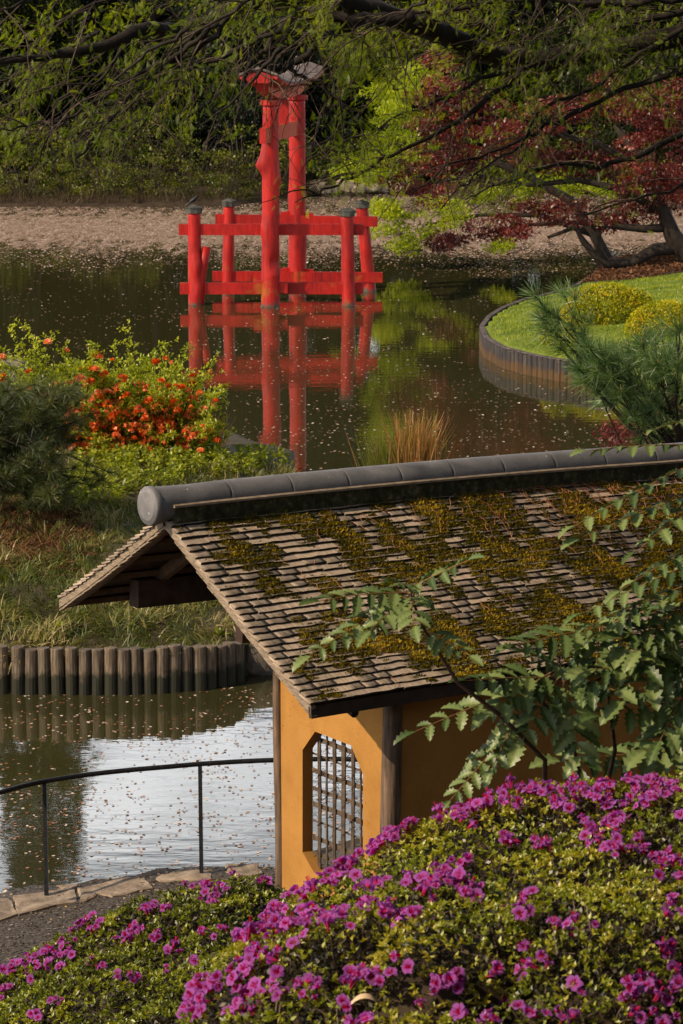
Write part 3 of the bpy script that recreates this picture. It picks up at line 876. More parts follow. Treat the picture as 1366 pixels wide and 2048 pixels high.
# ------------------------------------------------------------------ palisade of round logs
def palisade_logs():
    px = [(-30, 1292, 1386), (5, 1294, 1386), (37, 1295, 1387), (63, 1295, 1387), (89, 1296, 1387), (117, 1297, 1388), (144, 1297, 1388), (170, 1297, 1388), (196, 1297, 1388),
          (222, 1297, 1388), (249, 1297, 1388), (274, 1297, 1387), (299, 1296, 1386), (324, 1294, 1385), (349, 1292, 1383), (374, 1291, 1381), (399, 1290, 1379), (421, 1292, 1376), (441, 1289, 1372), (458, 1286, 1368), (475, 1284, 1363)]
    root = empty('log_palisade', tuple(at_z(240, 1388, 0)))
    tag(root, 'row of upright round logs holding back the grassy bank', 'retaining wall')
    base = None
    for i, (x, yt, yb) in enumerate(px):
        p = at_z(x, yb, 0)
        zt = at_y(x, yt, p[1])[2] + random.uniform(-.022, .018)
        r = .087 + random.uniform(-.007, .007)
        n = 14
        mb = MB(); V = []; Fc = []
        lv = [-.5, 0, zt * .35, zt * .7, zt - .012, zt]
        rs = [r * 1.03, r * 1.03, r, r * .99, r * .97, r * .9]
        tl = random.uniform(-.02, .02)
        for k, (z, rr) in enumerate(zip(lv, rs)):
            for j in range(n):
                a = 2 * math.pi * j / n
                q = rr * (1 + .02 * math.sin(3 * a + i))
                V.append((p[0] + q * math.cos(a) + tl * z, p[1] + q * math.sin(a), z + (random.uniform(-.004, .004) if k > 3 else 0)))
        for k in range(len(lv) - 1):
            for j in range(n):
                Fc.append((k * n + j, k * n + (j + 1) % n, (k + 1) * n + (j + 1) % n, (k + 1) * n + j))
        Fc.append(tuple((len(lv) - 1) * n + j for j in range(n)))
        mb.add(V, Fc).build('log', M['log'], root, smooth=False)
palisade_logs()

def rock(name, c, s, mat, seed, parent=None, flat=.6, rz=0.0, sub=3):
    bm_v = []; import bmesh
    bm = bmesh.new()
    bmesh.ops.create_icosphere(bm, subdivisions=sub, radius=1)
    for v in bm.verts:
        d = v.co.copy()
        k = 1 + .28 * mnoise.noise(d * 1.1 + Vector((seed, 0, 0))) + .12 * mnoise.noise(d * 3 + Vector((0, seed, 0)))
        co = d * k
        for ax_ in range(3):
            lim = .74
            if abs(co[ax_]) > lim: co[ax_] = math.copysign(lim + (abs(co[ax_]) - lim) * .25, co[ax_])
        co += d * .03 * mnoise.noise(d * 9 + Vector((seed, seed, 0)))
        v.co = Vector((co.x * s[0], co.y * s[1], co.z * s[2]))
    me = bpy.data.meshes.new(name); bm.to_mesh(me); bm.free()
    me.transform(Matrix.Rotation(rz, 4, 'Z')); me.transform(Matrix.Translation(Vector(c)))
    return world_put(name, me, mat, parent)
p = at_z(520, 1352, .0)
tag(rock('boulder', (p[0] + .12, p[1] + .25, .22), (.42, .3, .34), M['rock'], 3.0), 'brown boulder at the right end of the log palisade', 'rock')
p = at_z(460, 925, .35)
tag(rock('ledge_rock', (p[0], p[1], .22), (1.25, .55, .34), M['rock'], 8.0, rz=-.18), 'long flat grey ledge rock at the water behind the ridge tiles', 'rock')
p = at_z(30, 742, .1)
tag(rock('shore_rock', (p[0] - .3, p[1], .15), (.7, .4, .3), M['rock'], 5.0), 'low purple grey rock at the water behind the left shrub', 'rock')
for i, (x, y, w, h) in enumerate([(636, 372, 20, 20), (664, 379, 16, 14), (690, 372, 24, 22), (716, 378, 18, 15), (742, 368, 26, 26), (772, 374, 20, 20), (652, 386, 14, 8), (806, 376, 20, 18)]):
    Y = 128.5 + (i % 3) * .5
    c = at_y(x, y, Y)
    s = Y / F_PX
    o = rock('shore_stone', (c[0], c[1], max(c[2], .12)), (w * s, .4, h * s * .8), M['stone'], 11.0 + i * 3, sub=2)
    tag(o, ['leftmost pale stone on the far shore beside the gate pillar', 'small pale stone second from left on the far shore', 'broad pale stone between two small ones on the far shore',
            'small low stone left of the tallest stone on the far shore', 'tallest pale stone on the far shore right of the gate', 'pale stone just right of the tallest one on the far shore',
            'lowest pale stone in front of the far shore row', 'rightmost pale stone on the far shore under the maples'][i], 'rock', 'pale stones along the far shore')

# ------------------------------------------------------------------ plank edging of the lawn mound
def plank_edge():
    pts = Zp([(1240, 546), (1205, 556), (1190, 580), (1150, 606), (1100, 622), (1045, 636), (1005, 652), (978, 670), (963, 692), (972, 714), (1008, 736), (1060, 750), (1110, 760), (1165, 768), (1230, 778)])
    root = empty('plank_edging', (pts[6][0], pts[6][1], 0))
    tag(root, 'curved edging of weathered black planks around the lawn mound', 'retaining wall')
    L = np.r_[0, np.cumsum(np.linalg.norm(np.diff(pts, axis=0), axis=1))]
    n = int(L[-1] / .22)
    tt = (np.arange(n) + .5) / n * L[-1]
    X = np.interp(tt, L, pts[:, 0]); Y = np.interp(tt, L, pts[:, 1])
    for i in range(n):
        a, b = max(i - 1, 0), min(i + 1, n - 1)
        d = norm(np.array([[X[b] - X[a], Y[b] - Y[a], 0]]))[0]
        nn = np.array([-d[1], d[0], 0])
        zt = .49 + random.uniform(-.03, .03)
        r = .115
        V = []; m = 8
        for z in (-.4, zt - .03, zt):
            for j in range(m):
                an = 2 * math.pi * j / m
                rr = r * (.86 if z == zt else 1)
                V.append(np.array([X[i], Y[i], 0]) + d * math.cos(an) * rr + nn * math.sin(an) * rr * .6 + [0, 0, z])
        Fc = [(k * m + j, k * m + (j + 1) % m, (k + 1) * m + (j + 1) % m, (k + 1) * m + j) for k in range(2) for j in range(m)] + [tuple(16 + j for j in range(8))]
        MB().add(V, Fc).build('plank', M['plank'], root)
    # top rail strip, sun bleached
    P = np.c_[X, Y, np.full(n, .545)]
    V = []; Fc = []
    for i in range(n):
        a, b = max(i - 1, 0), min(i + 1, n - 1)
        d = norm(np.array([[X[b] - X[a], Y[b] - Y[a], 0]]))[0]; nn = np.array([-d[1], d[0], 0])
        for s, z in ((-.06, .49), (.06, .49), (.06, .515), (-.06, .515)):
            V.append(P[i] * [1, 1, 0] + nn * s + [0, 0, z])
    for i in range(n - 1):
        for j in range(4):
            Fc.append((i * 4 + j, i * 4 + (j + 1) % 4, (i + 1) * 4 + (j + 1) % 4, (i + 1) * 4 + j))
    MB().add(V, Fc).build('capping', rough_mat('bleached_capping', [(.35, (.035, .028, .028)), (.7, (.17, .14, .125))], 6, coord='Position', bmp=.5), root)
plank_edge()

# ------------------------------------------------------------------ kerb stones
def kerb_stones():
    root = empty('stone_edging', (kerb[3][0], kerb[3][1], .38)); root['kind'] = 'structure'
    quads = [[(-60, 1812), (18, 1795), (42, 1832), (-60, 1866)], [(20, 1794), (150, 1777), (158, 1797), (150, 1806), (36, 1834)],
             [(112, 1771), (158, 1772), (165, 1781), (120, 1778)], [(154, 1779), (190, 1777), (192, 1796), (160, 1808)],
             [(162, 1778), (290, 1748), (308, 1780), (222, 1797), (190, 1788)], [(306, 1757), (340, 1746), (420, 1742), (428, 1762), (330, 1766)],
             [(448, 1730), (515, 1729), (524, 1751), (480, 1757), (452, 1746)]]
    for q in quads:
        top = [at_z(x, y, .40) for x, y in q]
        c = np.mean(top, axis=0)
        mb = MB(); V = []; n = len(q) * 3
        ring = []
        for i in range(len(q)):
            a, b = top[i], top[(i + 1) % len(q)]
            for k in range(3):
                ring.append(a + (b - a) * k / 3 + np.array([random.uniform(-.02, .02), random.uniform(-.03, .03), 0]))
        ring = [c + (r - c) * .985 for r in ring]
        for z, s in ((-.35, 1.0), (.385, 1.0), (.412, .965)):
            for r_ in ring:
                p_ = c + (r_ - c) * s
                V.append((p_[0], p_[1], z + (random.uniform(-.008, .008) if z > 0 else 0)))
        for k in range(1, 5):
            for r_ in ring:
                p_ = c + (r_ - c) * (.965 - .19 * k)
                V.append((p_[0], p_[1], .418 + .022 * mnoise.noise(Vector((p_[0] * 5, p_[1] * 3, 0)))))
        V.append((c[0], c[1], .42))
        Fc = [(k * n + j, k * n + (j + 1) % n, (k + 1) * n + (j + 1) % n, (k + 1) * n + j) for k in range(6) for j in range(n)]
        Fc += [(6 * n + j, 6 * n + (j + 1) % n, 7 * n) for j in range(n)]
        mb.add(V, Fc).build('stone', M['stone'], root, smooth=False)
kerb_stones()

n = 9000
xy = np.c_[RNG.uniform(-4.5, .3, n), RNG.uniform(22.5, 27.8, n)]
xy = xy[poly_sd(xy, NEAR_POLY) > .12]; n = len(xy)
P = np.c_[xy, h_near(xy[:, 0], xy[:, 1]) + .028]
X, Y, Z = frames(norm(np.c_[RNG.normal(0, 1, (n, 2)), RNG.normal(0, .15, n)]), RNG.normal(0, .3, n))
M['chip'] = leaf_mat('gravel_chip', [(0, (.03, .025, .02)), (.6, (.12, .10, .085)), (.93, (.30, .25, .2)), (1, (.5, .34, .08))], .0, .0)
o = scatter('gravel_chips', *HEXP, P, X, Y, Z, RNG.uniform(.012, .035, n), M['chip'], None)
tag(o, 'loose gravel chips and bits of leaf on the dark path', 'gravel', None, 'stuff')

# ------------------------------------------------------------------ handrail
def handrail():
    pts = [(-140, 1625), (0, 1585), (46, 1572), (92, 1562), (170, 1550), (250, 1541), (330, 1534), (400, 1528), (480, 1523), (553, 1520), (640, 1518), (720, 1519), (800, 1523)]
    P = [at_z(x, y, 1.47) for x, y in pts]
    P += [np.array([1.6, 28.4, 1.47]), np.array([2.8, 30.2, 1.47])]
    root = empty('handrail', tuple(at_z(403, 1750, .4)))
    tag(root, 'curved black iron handrail along the water beside the path', 'railing')
    # smooth the curve
    Q = []
    for i in range(len(P) - 1):
        p0, p1, p2, p3 = P[max(i - 1, 0)], P[i], P[i + 1], P[min(i + 2, len(P) - 1)]
        for k in range(5):
            t = k / 5
            Q.append(.5 * ((2 * p1) + (-p0 + p2) * t + (2 * p0 - 5 * p1 + 4 * p2 - p3) * t * t + (-p0 + 3 * p1 - 3 * p2 + p3) * t ** 3))
    Q.append(P[-1])
    MB().tube(Q, .024, 10).build('rail', M['iron'], root, smooth=True)
    for (x, y, yt) in ((93, 1793, 1562), (403, 1750, 1528)):
        b = at_z(x, y, .4); t = at_z(x - (3 if x > 200 else 4), yt, 1.47)
        MB().beam([b[0], b[1], .38], [t[0], t[1], 1.455], .038, .038, up=(1, 0, 0)).build('post', M['iron'], root)
    for (x, y) in ((.5, 27.55), (2.3, 29.4)):
        MB().beam([x, y, .38], [x, y, 1.455], .038, .038, up=(1, 0, 0)).build('post', M['iron'], root)
handrail()

# ------------------------------------------------------------------ pavilion
BETA = math.radians(54)
BETA_Z = math.pi / 2 - BETA
rr_ = np.array([math.sin(BETA), math.cos(BETA), 0])          # along the ridge, away from the camera
gg_ = np.array([math.cos(BETA), -math.sin(BETA), 0])         # down the near slope
E0 = at_z(622, 1435, 2.65)
v = ray(328, 1020)
A0 = np.array([0, 0, CAM_H]) + v * (np.dot(E0 - [0, 0, CAM_H], rr_) / np.dot(v, rr_))
O = np.array([A0[0], A0[1], 0])
WU = float((E0 - A0) @ gg_)           # near slope width in plan
M['shingle'] = shingle_mat()
DZ = np.linalg.solve(np.array([[a, a * a, a ** 3] for a in (1.25, 3.37, 5.97)]), [-.018, -.068, -.165])
def dz(t): return float(DZ @ [t, t * t, t ** 3]) if t < 5.97 else -.165 - .035 * (t - 5.97)
Z_R = 4.105
Z_E = 2.77
PITCH = (Z_R - Z_E) / WU
UL = -1.95
def B(u, t, z): return O + gg_ * u + rr_ * t + np.array([0, 0, z])
def roofz(u, t): return Z_R - PITCH * abs(u) + dz(t) - .05 * math.sin(math.pi * min(abs(u) / 2.35, 1)) * .6
TL = 9.6
def moss_amt(u, t):
    a = .8 * mnoise.noise(Vector((t * 1.3 + 4.2, u * 1.9, 1.0))) + .8 * mnoise.noise(Vector((t * 3.3, u * 4.2, 7.0))) + .45 * mnoise.noise(Vector((t * 8, u * 11, 3.0)))
    a += .14 * min(t / 5, 1.2) + .06 + .20 * (1 - abs(u) / WU) * min(t / 4, 1)
    if t < .35: a -= .2
    return a

def pavilion():
    rotz = BETA_Z
    root = empty('garden_pavilion', (O[0], O[1], .4), rotz)
    tag(root, 'ochre plastered pavilion with mossy shingle roof and grey ridge tiles', 'pavilion')
    # --- roof deck
    roof = None
    mb = MB()
    for s, U in ((1, WU - .02), (-1, UL + .02)):
        nu, ntt = 8, 20
        V = []; Fc = []
        for i in range(ntt + 1):
            t = .05 + (TL - .1) * i / ntt
            for j in range(nu + 1):
                u = U * j / nu
                V.append(B(u, t, roofz(u, t) - .045))
            for j in range(nu + 1):
                u = U * j / nu
                V.append(B(u, t, roofz(u, t) - .065))
        w = 2 * (nu + 1)
        for i in range(ntt):
            for j in range(nu):
                a = i * w + j
                Fc.append((a, a + 1, a + 1 + w, a + w)); b_ = a + nu + 1
                Fc.append((b_, b_ + w, b_ + 1 + w, b_ + 1))
        mb.add(V, Fc)
    roof = mb.build('roof', M['dark_wood'], root)
    # --- shingles
    slope = np.array([gg_[0], gg_[1], -PITCH]); slope = slope / np.linalg.norm(slope)
    nrm = np.cross(rr_, slope); nrm = nrm if nrm[2] > 0 else -nrm
    NC = 30
    recs = []
    for side in (1, -1):
        U = WU if side > 0 else UL
        nc = NC if side > 0 else 25
        for k in range(nc):
            u_b = U * (k + 1) / nc * 1.0          # butt position in plan
            t = -.015 + random.uniform(-.12, 0)
            while t < TL:
                w = random.uniform(.15, .36)
                t0 = max(t, -.02 + random.uniform(-.012, .012)); t1 = t + w
                if t1 - t0 > .04:
                    recs.append((side, k, u_b + random.uniform(-.008, .008), t0, t1 - .004))
                t = t1
    SH = []
    for v_ in range(5):
        # unit shingle: x -.5...5 along ridge, y 0 (butt) .. -1 (up-slope), z 0..1 thickness
        rs = random.Random(v_)
        jx = [0] + [rs.uniform(-.045, .045) for _ in range(3)] + [0]
        V = []
        for i in range(5):
            x = -.5 + i / 4
            V += [(x, jx[i], 0), (x, jx[i] + .01, 1), (x, -1, -.1), (x, -1, .35)]
        Fc = []
        for i in range(4):
            a = i * 4; b_ = a + 4
            Fc += [(a, b_, b_ + 1, a + 1), (a + 1, b_ + 1, b_ + 3, a + 3), (a, a + 2, b_ + 2, b_)]
        Fc += [(0, 1, 3, 2), (16, 18, 19, 17)]
        SH.append((np.array(V, float), Fc))
    def smat(side, k, u_b, t0, t1):
        sl = np.array([gg_[0] * side, gg_[1] * side, -PITCH]); sl /= np.linalg.norm(sl)
        nn = np.cross(rr_, sl); nn = nn if nn[2] > 0 else -nn
        tc_ = (t0 + t1) / 2
        c = B(u_b, tc_, roofz(u_b, tc_) - .012)
        ddz = (dz(t1) - dz(t0)) / (t1 - t0)
        xx = rr_ + [0, 0, ddz]
        th_ = random.uniform(.025, .028)
        tw = random.uniform(-.07, .07)
        yy = sl + nn * -.0         # up-slope end dips under the course above
        lift = nn * (.010 + random.uniform(0, .003))
        c = c + lift
        L = .17
        yy = sl + nn * .16; yy = yy / np.linalg.norm(yy); nn = nn - sl * .16; nn = nn / np.linalg.norm(nn)
        m = Matrix(((xx[0] * (t1 - t0), yy[0] * L, nn[0] * th_, c[0]), (xx[1] * (t1 - t0), yy[1] * L, nn[1] * th_, c[1]), (xx[2] * (t1 - t0), yy[2] * L, nn[2] * th_ , c[2]), (0, 0, 0, 1)))
        return m
    scored = []
    for r_ in recs:
        side, k, u_b, t0, t1 = r_
        p = B(u_b, (t0 + t1) / 2, roofz(u_b, (t0 + t1) / 2))
        x, y = to_px(p)
        vis = side > 0 and -10 < x < 1376
        size = (t1 - t0) / np.linalg.norm(p - [0, 0, CAM_H])
        scored.append((-(size if vis else 0), r_))
    scored.sort(key=lambda a: a[0])
    singles = [r_ for _, r_ in scored[:296]]
    rest = {1: [r_ for _, r_ in scored[296:] if r_[0] > 0], -1: [r_ for _, r_ in scored[296:] if r_[0] < 0]}
    meshes = []
    for v_, (V, Fc) in enumerate(SH):
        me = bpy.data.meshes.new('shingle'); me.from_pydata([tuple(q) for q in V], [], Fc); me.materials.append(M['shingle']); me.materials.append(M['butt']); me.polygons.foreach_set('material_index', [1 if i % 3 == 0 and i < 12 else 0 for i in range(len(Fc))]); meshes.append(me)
    Winv = WM(root).inverted()
    for r_ in singles:
        o = bpy.data.objects.new('shingle', random.choice(meshes))
        o.parent = root
        o.matrix_parent_inverse = Winv
        mm = smat(*r_)
        # matrix has slight shear; decompose keeps it close enough
        o.matrix_basis = mm
        ma = moss_amt(r_[2], (r_[3] + r_[4]) / 2)
        o.color = (min(max(ma * 1.3, 0), .6), 0, 0, 1)
        COL.objects.link(o)
    for side, lst in rest.items():
        Vs = []; Fs = []; cs = []; ms = []; mi = []
        b0 = 0
        for r_ in lst:
            V, Fc = random.choice(SH)
            mm = np.array(smat(*r_))
            Vw = V @ mm[:3, :3].T + mm[:3, 3]
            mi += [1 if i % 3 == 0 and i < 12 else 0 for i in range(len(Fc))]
            Vs.append(Vw); Fs += [tuple(i + b0 for i in q) for q in Fc]; b0 += len(V)
            cs += [random.random()] * len(V)
            ma = moss_amt(r_[2], (r_[3] + r_[4]) / 2) if side > 0 else .0
            ms += [min(max(ma * 1.3, 0), .6)] * len(V)
        me = mesh_np('shingle_courses', np.vstack(Vs), Fs, cs)
        a = me.attributes.new('moss', 'FLOAT', 'POINT'); a.data.foreach_set('value', np.asarray(ms, np.float32))
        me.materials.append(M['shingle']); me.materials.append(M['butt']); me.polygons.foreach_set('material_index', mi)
        o = world_put('shingle_courses', me, None, root); o.color = (0, 0, 0, 1); o['kind'] = 'stuff'
    # --- moss tufts
    P = []; C_ = []; S_ = []
    n_try = 190000
    us = RNG.uniform(.05, WU, n_try); ts = RNG.uniform(.03, 7.6, n_try)
    for u, t in zip(us, ts):
        a = moss_amt(u, t)
        # moss hangs on the butt of each course, and mounds where it is old
        fr = (u / WU * NC) % 1.0
        lim = -.085 + .34 * abs(fr - .92 if fr > .5 else fr + .08)
        if a > lim + random.uniform(0, .12) :
            hgt = min(.022, max(0, a + .02) * .06)
            p = B(u, t, roofz(u, t) + .002 + .020 * fr + hgt * random.random())
            P.append(p); S_.append(.010 + .014 * random.random() * (1 + min(a, .6)))
            C_.append(min(.999, max(0, .34 + a * .7 + .45 * mnoise.noise(Vector((t * 2.3, u * 2.3, 20))) + random.uniform(-.28, .28))))
    P = np.array(P); n = len(P)
    D = norm(nrm[None] * .9 + randdir(n) * .8)
    X, Y, Z = frames(D, RNG.uniform(0, 6.28, n))
    TUFT = ([(-.35, 0, 0), (.35, 0, 0), (.10, 1, .1), (-.10, 1, .1)], [(0, 1, 2, 3)])
    o = scatter('moss', *TUFT, P, X, Y, Z, np.array(S_), M['moss'], root, np.array(C_), 'stuff')
    # --- fallen needles on the roof
    mb = MB()
    for i in range(620):
        if random.random() < .8:
            t = random.gauss(5.0, 1.2); u = abs(random.gauss(.35, .35))
        else:
            t = random.uniform(.6, 7); u = random.uniform(.1, WU - .1)
        if not (.3 < t < 7.5 and .06 < u < WU - .1): continue
        a = random.uniform(0, 6.28); L = random.uniform(.05, .26); cv = random.uniform(-3, 3) / L * .5
        Q = []
        for k in range(6):
            Q.append(B(min(max(u, .02), WU), t, roofz(u, t) + .036 + random.uniform(0, .02)))
            u += math.sin(a) * L / 6; t += math.cos(a) * L / 6; a += cv * L / 6
        mb.tube(Q, .0022, 3, cap=False)
    mb.build('fallen_needles', M['debris'], root)['kind'] = 'stuff'
    # --- ridge: boards and round tiles
    rb = MB()
    for s in (1, -1):
        n = 24; V = []; Fc = []
        for i in range(n + 1):
            t = .02 + (TL - .02) * i / n
            z = Z_R + dz(t)
            for (u, v_) in ((.158, -.10), (.158, .085), (.125, .085), (.125, -.10)):
                V.append(B(u * s, t, z + v_))
        for i in range(n):
            for j in range(4):
                Fc.append((i * 4 + j, i * 4 + (j + 1) % 4, (i + 1) * 4 + (j + 1) % 4, (i + 1) * 4 + j))
        Fc += [(3, 2, 1, 0), tuple(n * 4 + j for j in range(4))]
        MB().add(V, Fc).build('ridge_board', M['moss_board'], root)
        V = []; Fc = []
        for i in range(n + 1):
            t = -.0 + TL * i / n
            z = Z_R + dz(t)
            for (u, v_) in ((.19, .088), (.19, .108), (.06, .15), (.06, .088)):
                V.append(B(u * s, t, z + v_))
        for i in range(n):
            for j in range(4):
                Fc.append((i * 4 + j, i * 4 + (j + 1) % 4, (i + 1) * 4 + (j + 1) % 4, (i + 1) * 4 + j))
        Fc += [(3, 2, 1, 0), tuple(n * 4 + j for j in range(4))]
        MB().add(V, Fc).build('ridge_capping', M['barge'], root)
    R0 = .158
    joints = [-.16, .66, 1.36, 2.02, 2.66, 3.30, 3.95, 4.62, 5.30, 6.0, 6.7, 7.4, 8.1, 8.8, 9.6]
    zc = lambda t: Z_R + dz(t) + .112 - (.02 * max(0, .6 - t) if t < .6 else 0)
    for i in range(len(joints) - 1):
        a, b_ = joints[i] + .004, joints[i + 1] - .004
        rows = [(a, R0 * .965), (a + .006, R0 * .995), (a + .02, R0), ((a + b_) / 2, R0 * .997), (b_ - .02, R0 * .99), (b_ - .006, R0 * .985), (b_, R0 * .955)]
        if i == 0: rows = [(a - .035, R0 * .8), (a - .032, R0 * 1.04), (a - .015, R0 * 1.11), (a + .03, R0 * 1.11), (a + .05, R0 * 1.04), (a + .07, R0 * 1.03)] + rows[3:]
        V = []; m = 28
        for t, r_ in rows:
            for j in range(m):
                an = 2 * math.pi * j / m
                V.append(B(r_ * math.cos(an), t, zc(t) + r_ * math.sin(an) * (1.06 if i == 0 and t < .0 else 1)))
        Fc = [(k * m + j, k * m + (j + 1) % m, (k + 1) * m + (j + 1) % m, (k + 1) * m + j) for k in range(len(rows) - 1) for j in range(m)]
        Fc += [tuple(range(m)), tuple((len(rows) - 1) * m + j for j in range(m - 1, -1, -1))]
        o = MB().add(V, Fc).build('ridge_tile', M['tile'], root, smooth=False)
        sm = np.ones(len(o.data.polygons), bool); sm[-2:] = False
        o.data.polygons.foreach_set('use_smooth', sm)
    # --- verge boards (front gable): near slope and far slope
    for s, U in ((1, WU), (-1, UL)):
        for (t0, t1, d0, d1, mat, nm) in ((-.0, .05, -.020, -.10, M['barge'], 'bargeboard'), (.05, .11, -.07, -.14, M['brown_wood'], 'verge_batten')):
            n = 14; V = []; Fc = []
            for i in range(n + 1):
                u = (.02 if s > 0 else -.02) + (U - (.02 if s > 0 else -.02)) * i / n
                if nm == 'verge_batten': u = U * .05 + (U * .90) * i / n
                for (t, d) in ((t0, d0), (t1, d0), (t1, d1), (t0, d1)):
                    V.append(B(u, t, roofz(u, 0) + d))
            for i in range(n):
                for j in range(4):
                    Fc.append((i * 4 + j, i * 4 + (j + 1) % 4, (i + 1) * 4 + (j + 1) % 4, (i + 1) * 4 + j))
            Fc += [(3, 2, 1, 0), tuple(n * 4 + j for j in range(4))]
            MB().add(V, Fc).build(nm, mat, root)
    # ragged shingle ends under the verge board
    mb = MB()
    for s, U in ((1, WU), (-1, UL)):
        k = 0
        while k < 26:
            u = U * (k + .5) / 26
            sl = np.array([gg_[0] * s, gg_[1] * s, -PITCH]); sl /= np.linalg.norm(sl)
            nn = np.cross(rr_, sl); nn = nn if nn[2] > 0 else -nn
            mb.box(B(u, .03 + random.uniform(0, .01), roofz(u, 0) - .112 - random.uniform(0, .012)), .115, .06, .016, sl + nn * .06, rr_, nn)
            k += 1
    mb.build('verge_shingle_ends', M['barge'], root)['kind'] = 'stuff'
    # --- fascia along the near eave
    n = 24; V = []; Fc = []
    for i in range(n + 1):
        t = .0 + TL * i / n
        z = Z_E + dz(t)
        for (u, v_) in ((WU - .005, -.018), (WU + .012, -.13), (WU - .03, -.13), (WU - .04, -.03)):
            V.append(B(u, t, z + v_))
    for i in range(n):
        for j in range(4):
            Fc.append((i * 4 + j, i * 4 + (j + 1) % 4, (i + 1) * 4 + (j + 1) % 4, (i + 1) * 4 + j))
    Fc += [(3, 2, 1, 0), tuple(n * 4 + j for j in range(4))]
    MB().add(V, Fc).build('eave_fascia', M['dark_wood'], root)
    # --- purlins (battens) under both slopes and plates
    for u in (-.38, -.78, -1.18, -1.58, -1.86, .5, .95, 1.4, 1.85):
        z = roofz(u, 1) - dz(1) - .065 - .03
        MB().beam(B(u, .06, z), B(u, TL - .1, z + dz(TL)), .05, .055).build('purlin', M['brown_wood'], root)
    UBL = -1.22
    zb_ = roofz(UBL, .5) - .14
    MB().beam(B(UBL, .42, zb_ - .135), B(UBL, TL - .2, zb_ - .135 + dz(TL)), .16, .27).build('wall_plate', M['dark_wood'], root)
    UW1 = WU - .30; UW0 = UW1 - 1.74
    TW = 1.11
    zc_ = zb_ - .28
    MB().beam(B(UW0, .62, zc_), B(UW0, TL - .2, zc_ + dz(TL)), .12, .18).build('wall_plate', M['dark_wood'], root)
    ze_ = roofz(UW1, .5) - .15
    MB().beam(B(UW1, .62, ze_), B(UW1, TL - .2, ze_ + dz(TL)), .12, .14).build('wall_plate', M['dark_wood'], root)
    # rafters
    for t in (.72, 2.6, 4.6, 6.6):
        MB().beam(B(0, t, roofz(0, t) - .15), B(UBL - .28, t, roofz(UBL - .28, t) - .15), .09, .11).build('rafter', M['brown_wood'], root)
        MB().beam(B(0, t, roofz(0, t) - .15), B(UW1 - .04, t, roofz(UW1 - .04, t) - .15), .09, .11).build('rafter', M['brown_wood'], root)
    # round tie pole ends under the near eave
    for t in (.55, 2.4, 4.3):
        MB().tube([B(UW1 - .4, t, ze_ - .02), B(WU - .10, t, Z_E + dz(t) - .18)], [.045, .042], 12).build('pole_end', M['dark_wood'], root)
    # small bracket under the plate beside the corner post
    MB().beam(B(UW1 - .16, TW - .03, ze_ - .06), B(UW1 - .02, TW - .35, ze_ - .02), .05, .13).build('bracket', M['brown_wood'], root)
    # --- posts
    def post(u, t, r0, r1, ztop, zb=.38):
        segs = 16; n = 18; V = []; Fc = []
        for i in range(segs + 1):
            f = i / segs; z = zb + (ztop - zb) * f
            for j in range(n):
                a = 2 * math.pi * j / n
                q = (r0 + (r1 - r0) * f) * (1 + .05 * mnoise.noise(Vector((math.cos(a), math.sin(a) + u * 3, z * 1.4))) + .02 * mnoise.noise(Vector((math.cos(a) * 4, math.sin(a) * 4, z * 2))))
                c = B(u, t, z)
                V.append((c[0] + q * math.cos(a) + .012 * math.sin(z * 2 + u), c[1] + q * math.sin(a), z))
        Fc = [(k * n + j, k * n + (j + 1) % n, (k + 1) * n + (j + 1) % n, (k + 1) * n + j) for k in range(segs) for j in range(n)]
        return MB().add(V, Fc).build('post', M['post'], root, smooth=True)
    post(UW0 + .02, TW - .05, .052, .046, roofz(UW0, TW) - .1)
    post(UW1, TW, .098, .088, ze_ - .04)
    post(UBL, 3.3, .08, .075, zb_ - .2)
    post(UBL, 7.2, .08, .075, zb_ - .2)
    for t in (4.4, 7.6):
        post(UW1, t, .08, .075, ze_ - .04)
    # --- long plaster wall under the near eave (between posts) and the gable wall with its window
    # long wall
    th = .12
    mb = MB(); n = 10
    V = []; Fc = []
    for i in range(n + 1):
        t = TW + .06 + (TL - .3 - TW) * i / n
        for (u, z) in ((UW1 + .05, .38), (UW1 + .05, ze_ + dz(t)), (UW1 - .07, ze_ + dz(t)), (UW1 - .07, .38)):
            V.append(B(u, t, z))
    for i in range(n):
        for j in range(4):
            Fc.append((i * 4 + j, i * 4 + (j + 1) % 4, (i + 1) * 4 + (j + 1) % 4, (i + 1) * 4 + j))
    Fc += [(3, 2, 1, 0), tuple(n * 4 + j for j in range(4))]
    mb.add(V, Fc).build('wall', M['plaster'], root)
    # gable wall: outline with eight-cornered opening.  s along the wall from UW0 to UW1
    def on_wall(px, py):
        v_ = ray(px, py); pl = B(0, TW - .06, 0)
        P_ = np.array([0, 0, CAM_H]) + v_ * (np.dot(pl - [0, 0, CAM_H], rr_) / np.dot(v_, rr_))
        return float((P_ - O) @ gg_), float(P_[2])
    opx = [(605, 1500), (630, 1463), (702, 1491), (726, 1549)]
    w1, w2, w3, w4 = [on_wall(*q) for q in opx]
    b1 = on_wall(605, 1704); b2 = on_wall(628, 1745)
    w5 = (w4[0], b1[1] + .02); w6 = (w3[0], b2[1]);
    hole = [w1, w2, w3, w4, w5, w6, b2, b1]
    a_, b__ = UW0 + .03, UW1 - .05
    def topz(u): return roofz(u, TW) - .09
    outer = [(a_, (w1[1])), (a_, topz(a_)), (w3[0], topz(w3[0])), (b__, topz(b__)), (b__, w5[1]), (b__, .36), (b2[0], .36), (a_, .36)]
    # ring of quads between hole[i] and outer: order both clockwise from left-upper
    outer = [(a_, w1[1]), (a_ , topz(a_)), (b__, topz(b__)), (b__, w4[1]), (b__, w5[1]), (b__, .36), (a_, .36), (a_, b1[1])]
    V = []
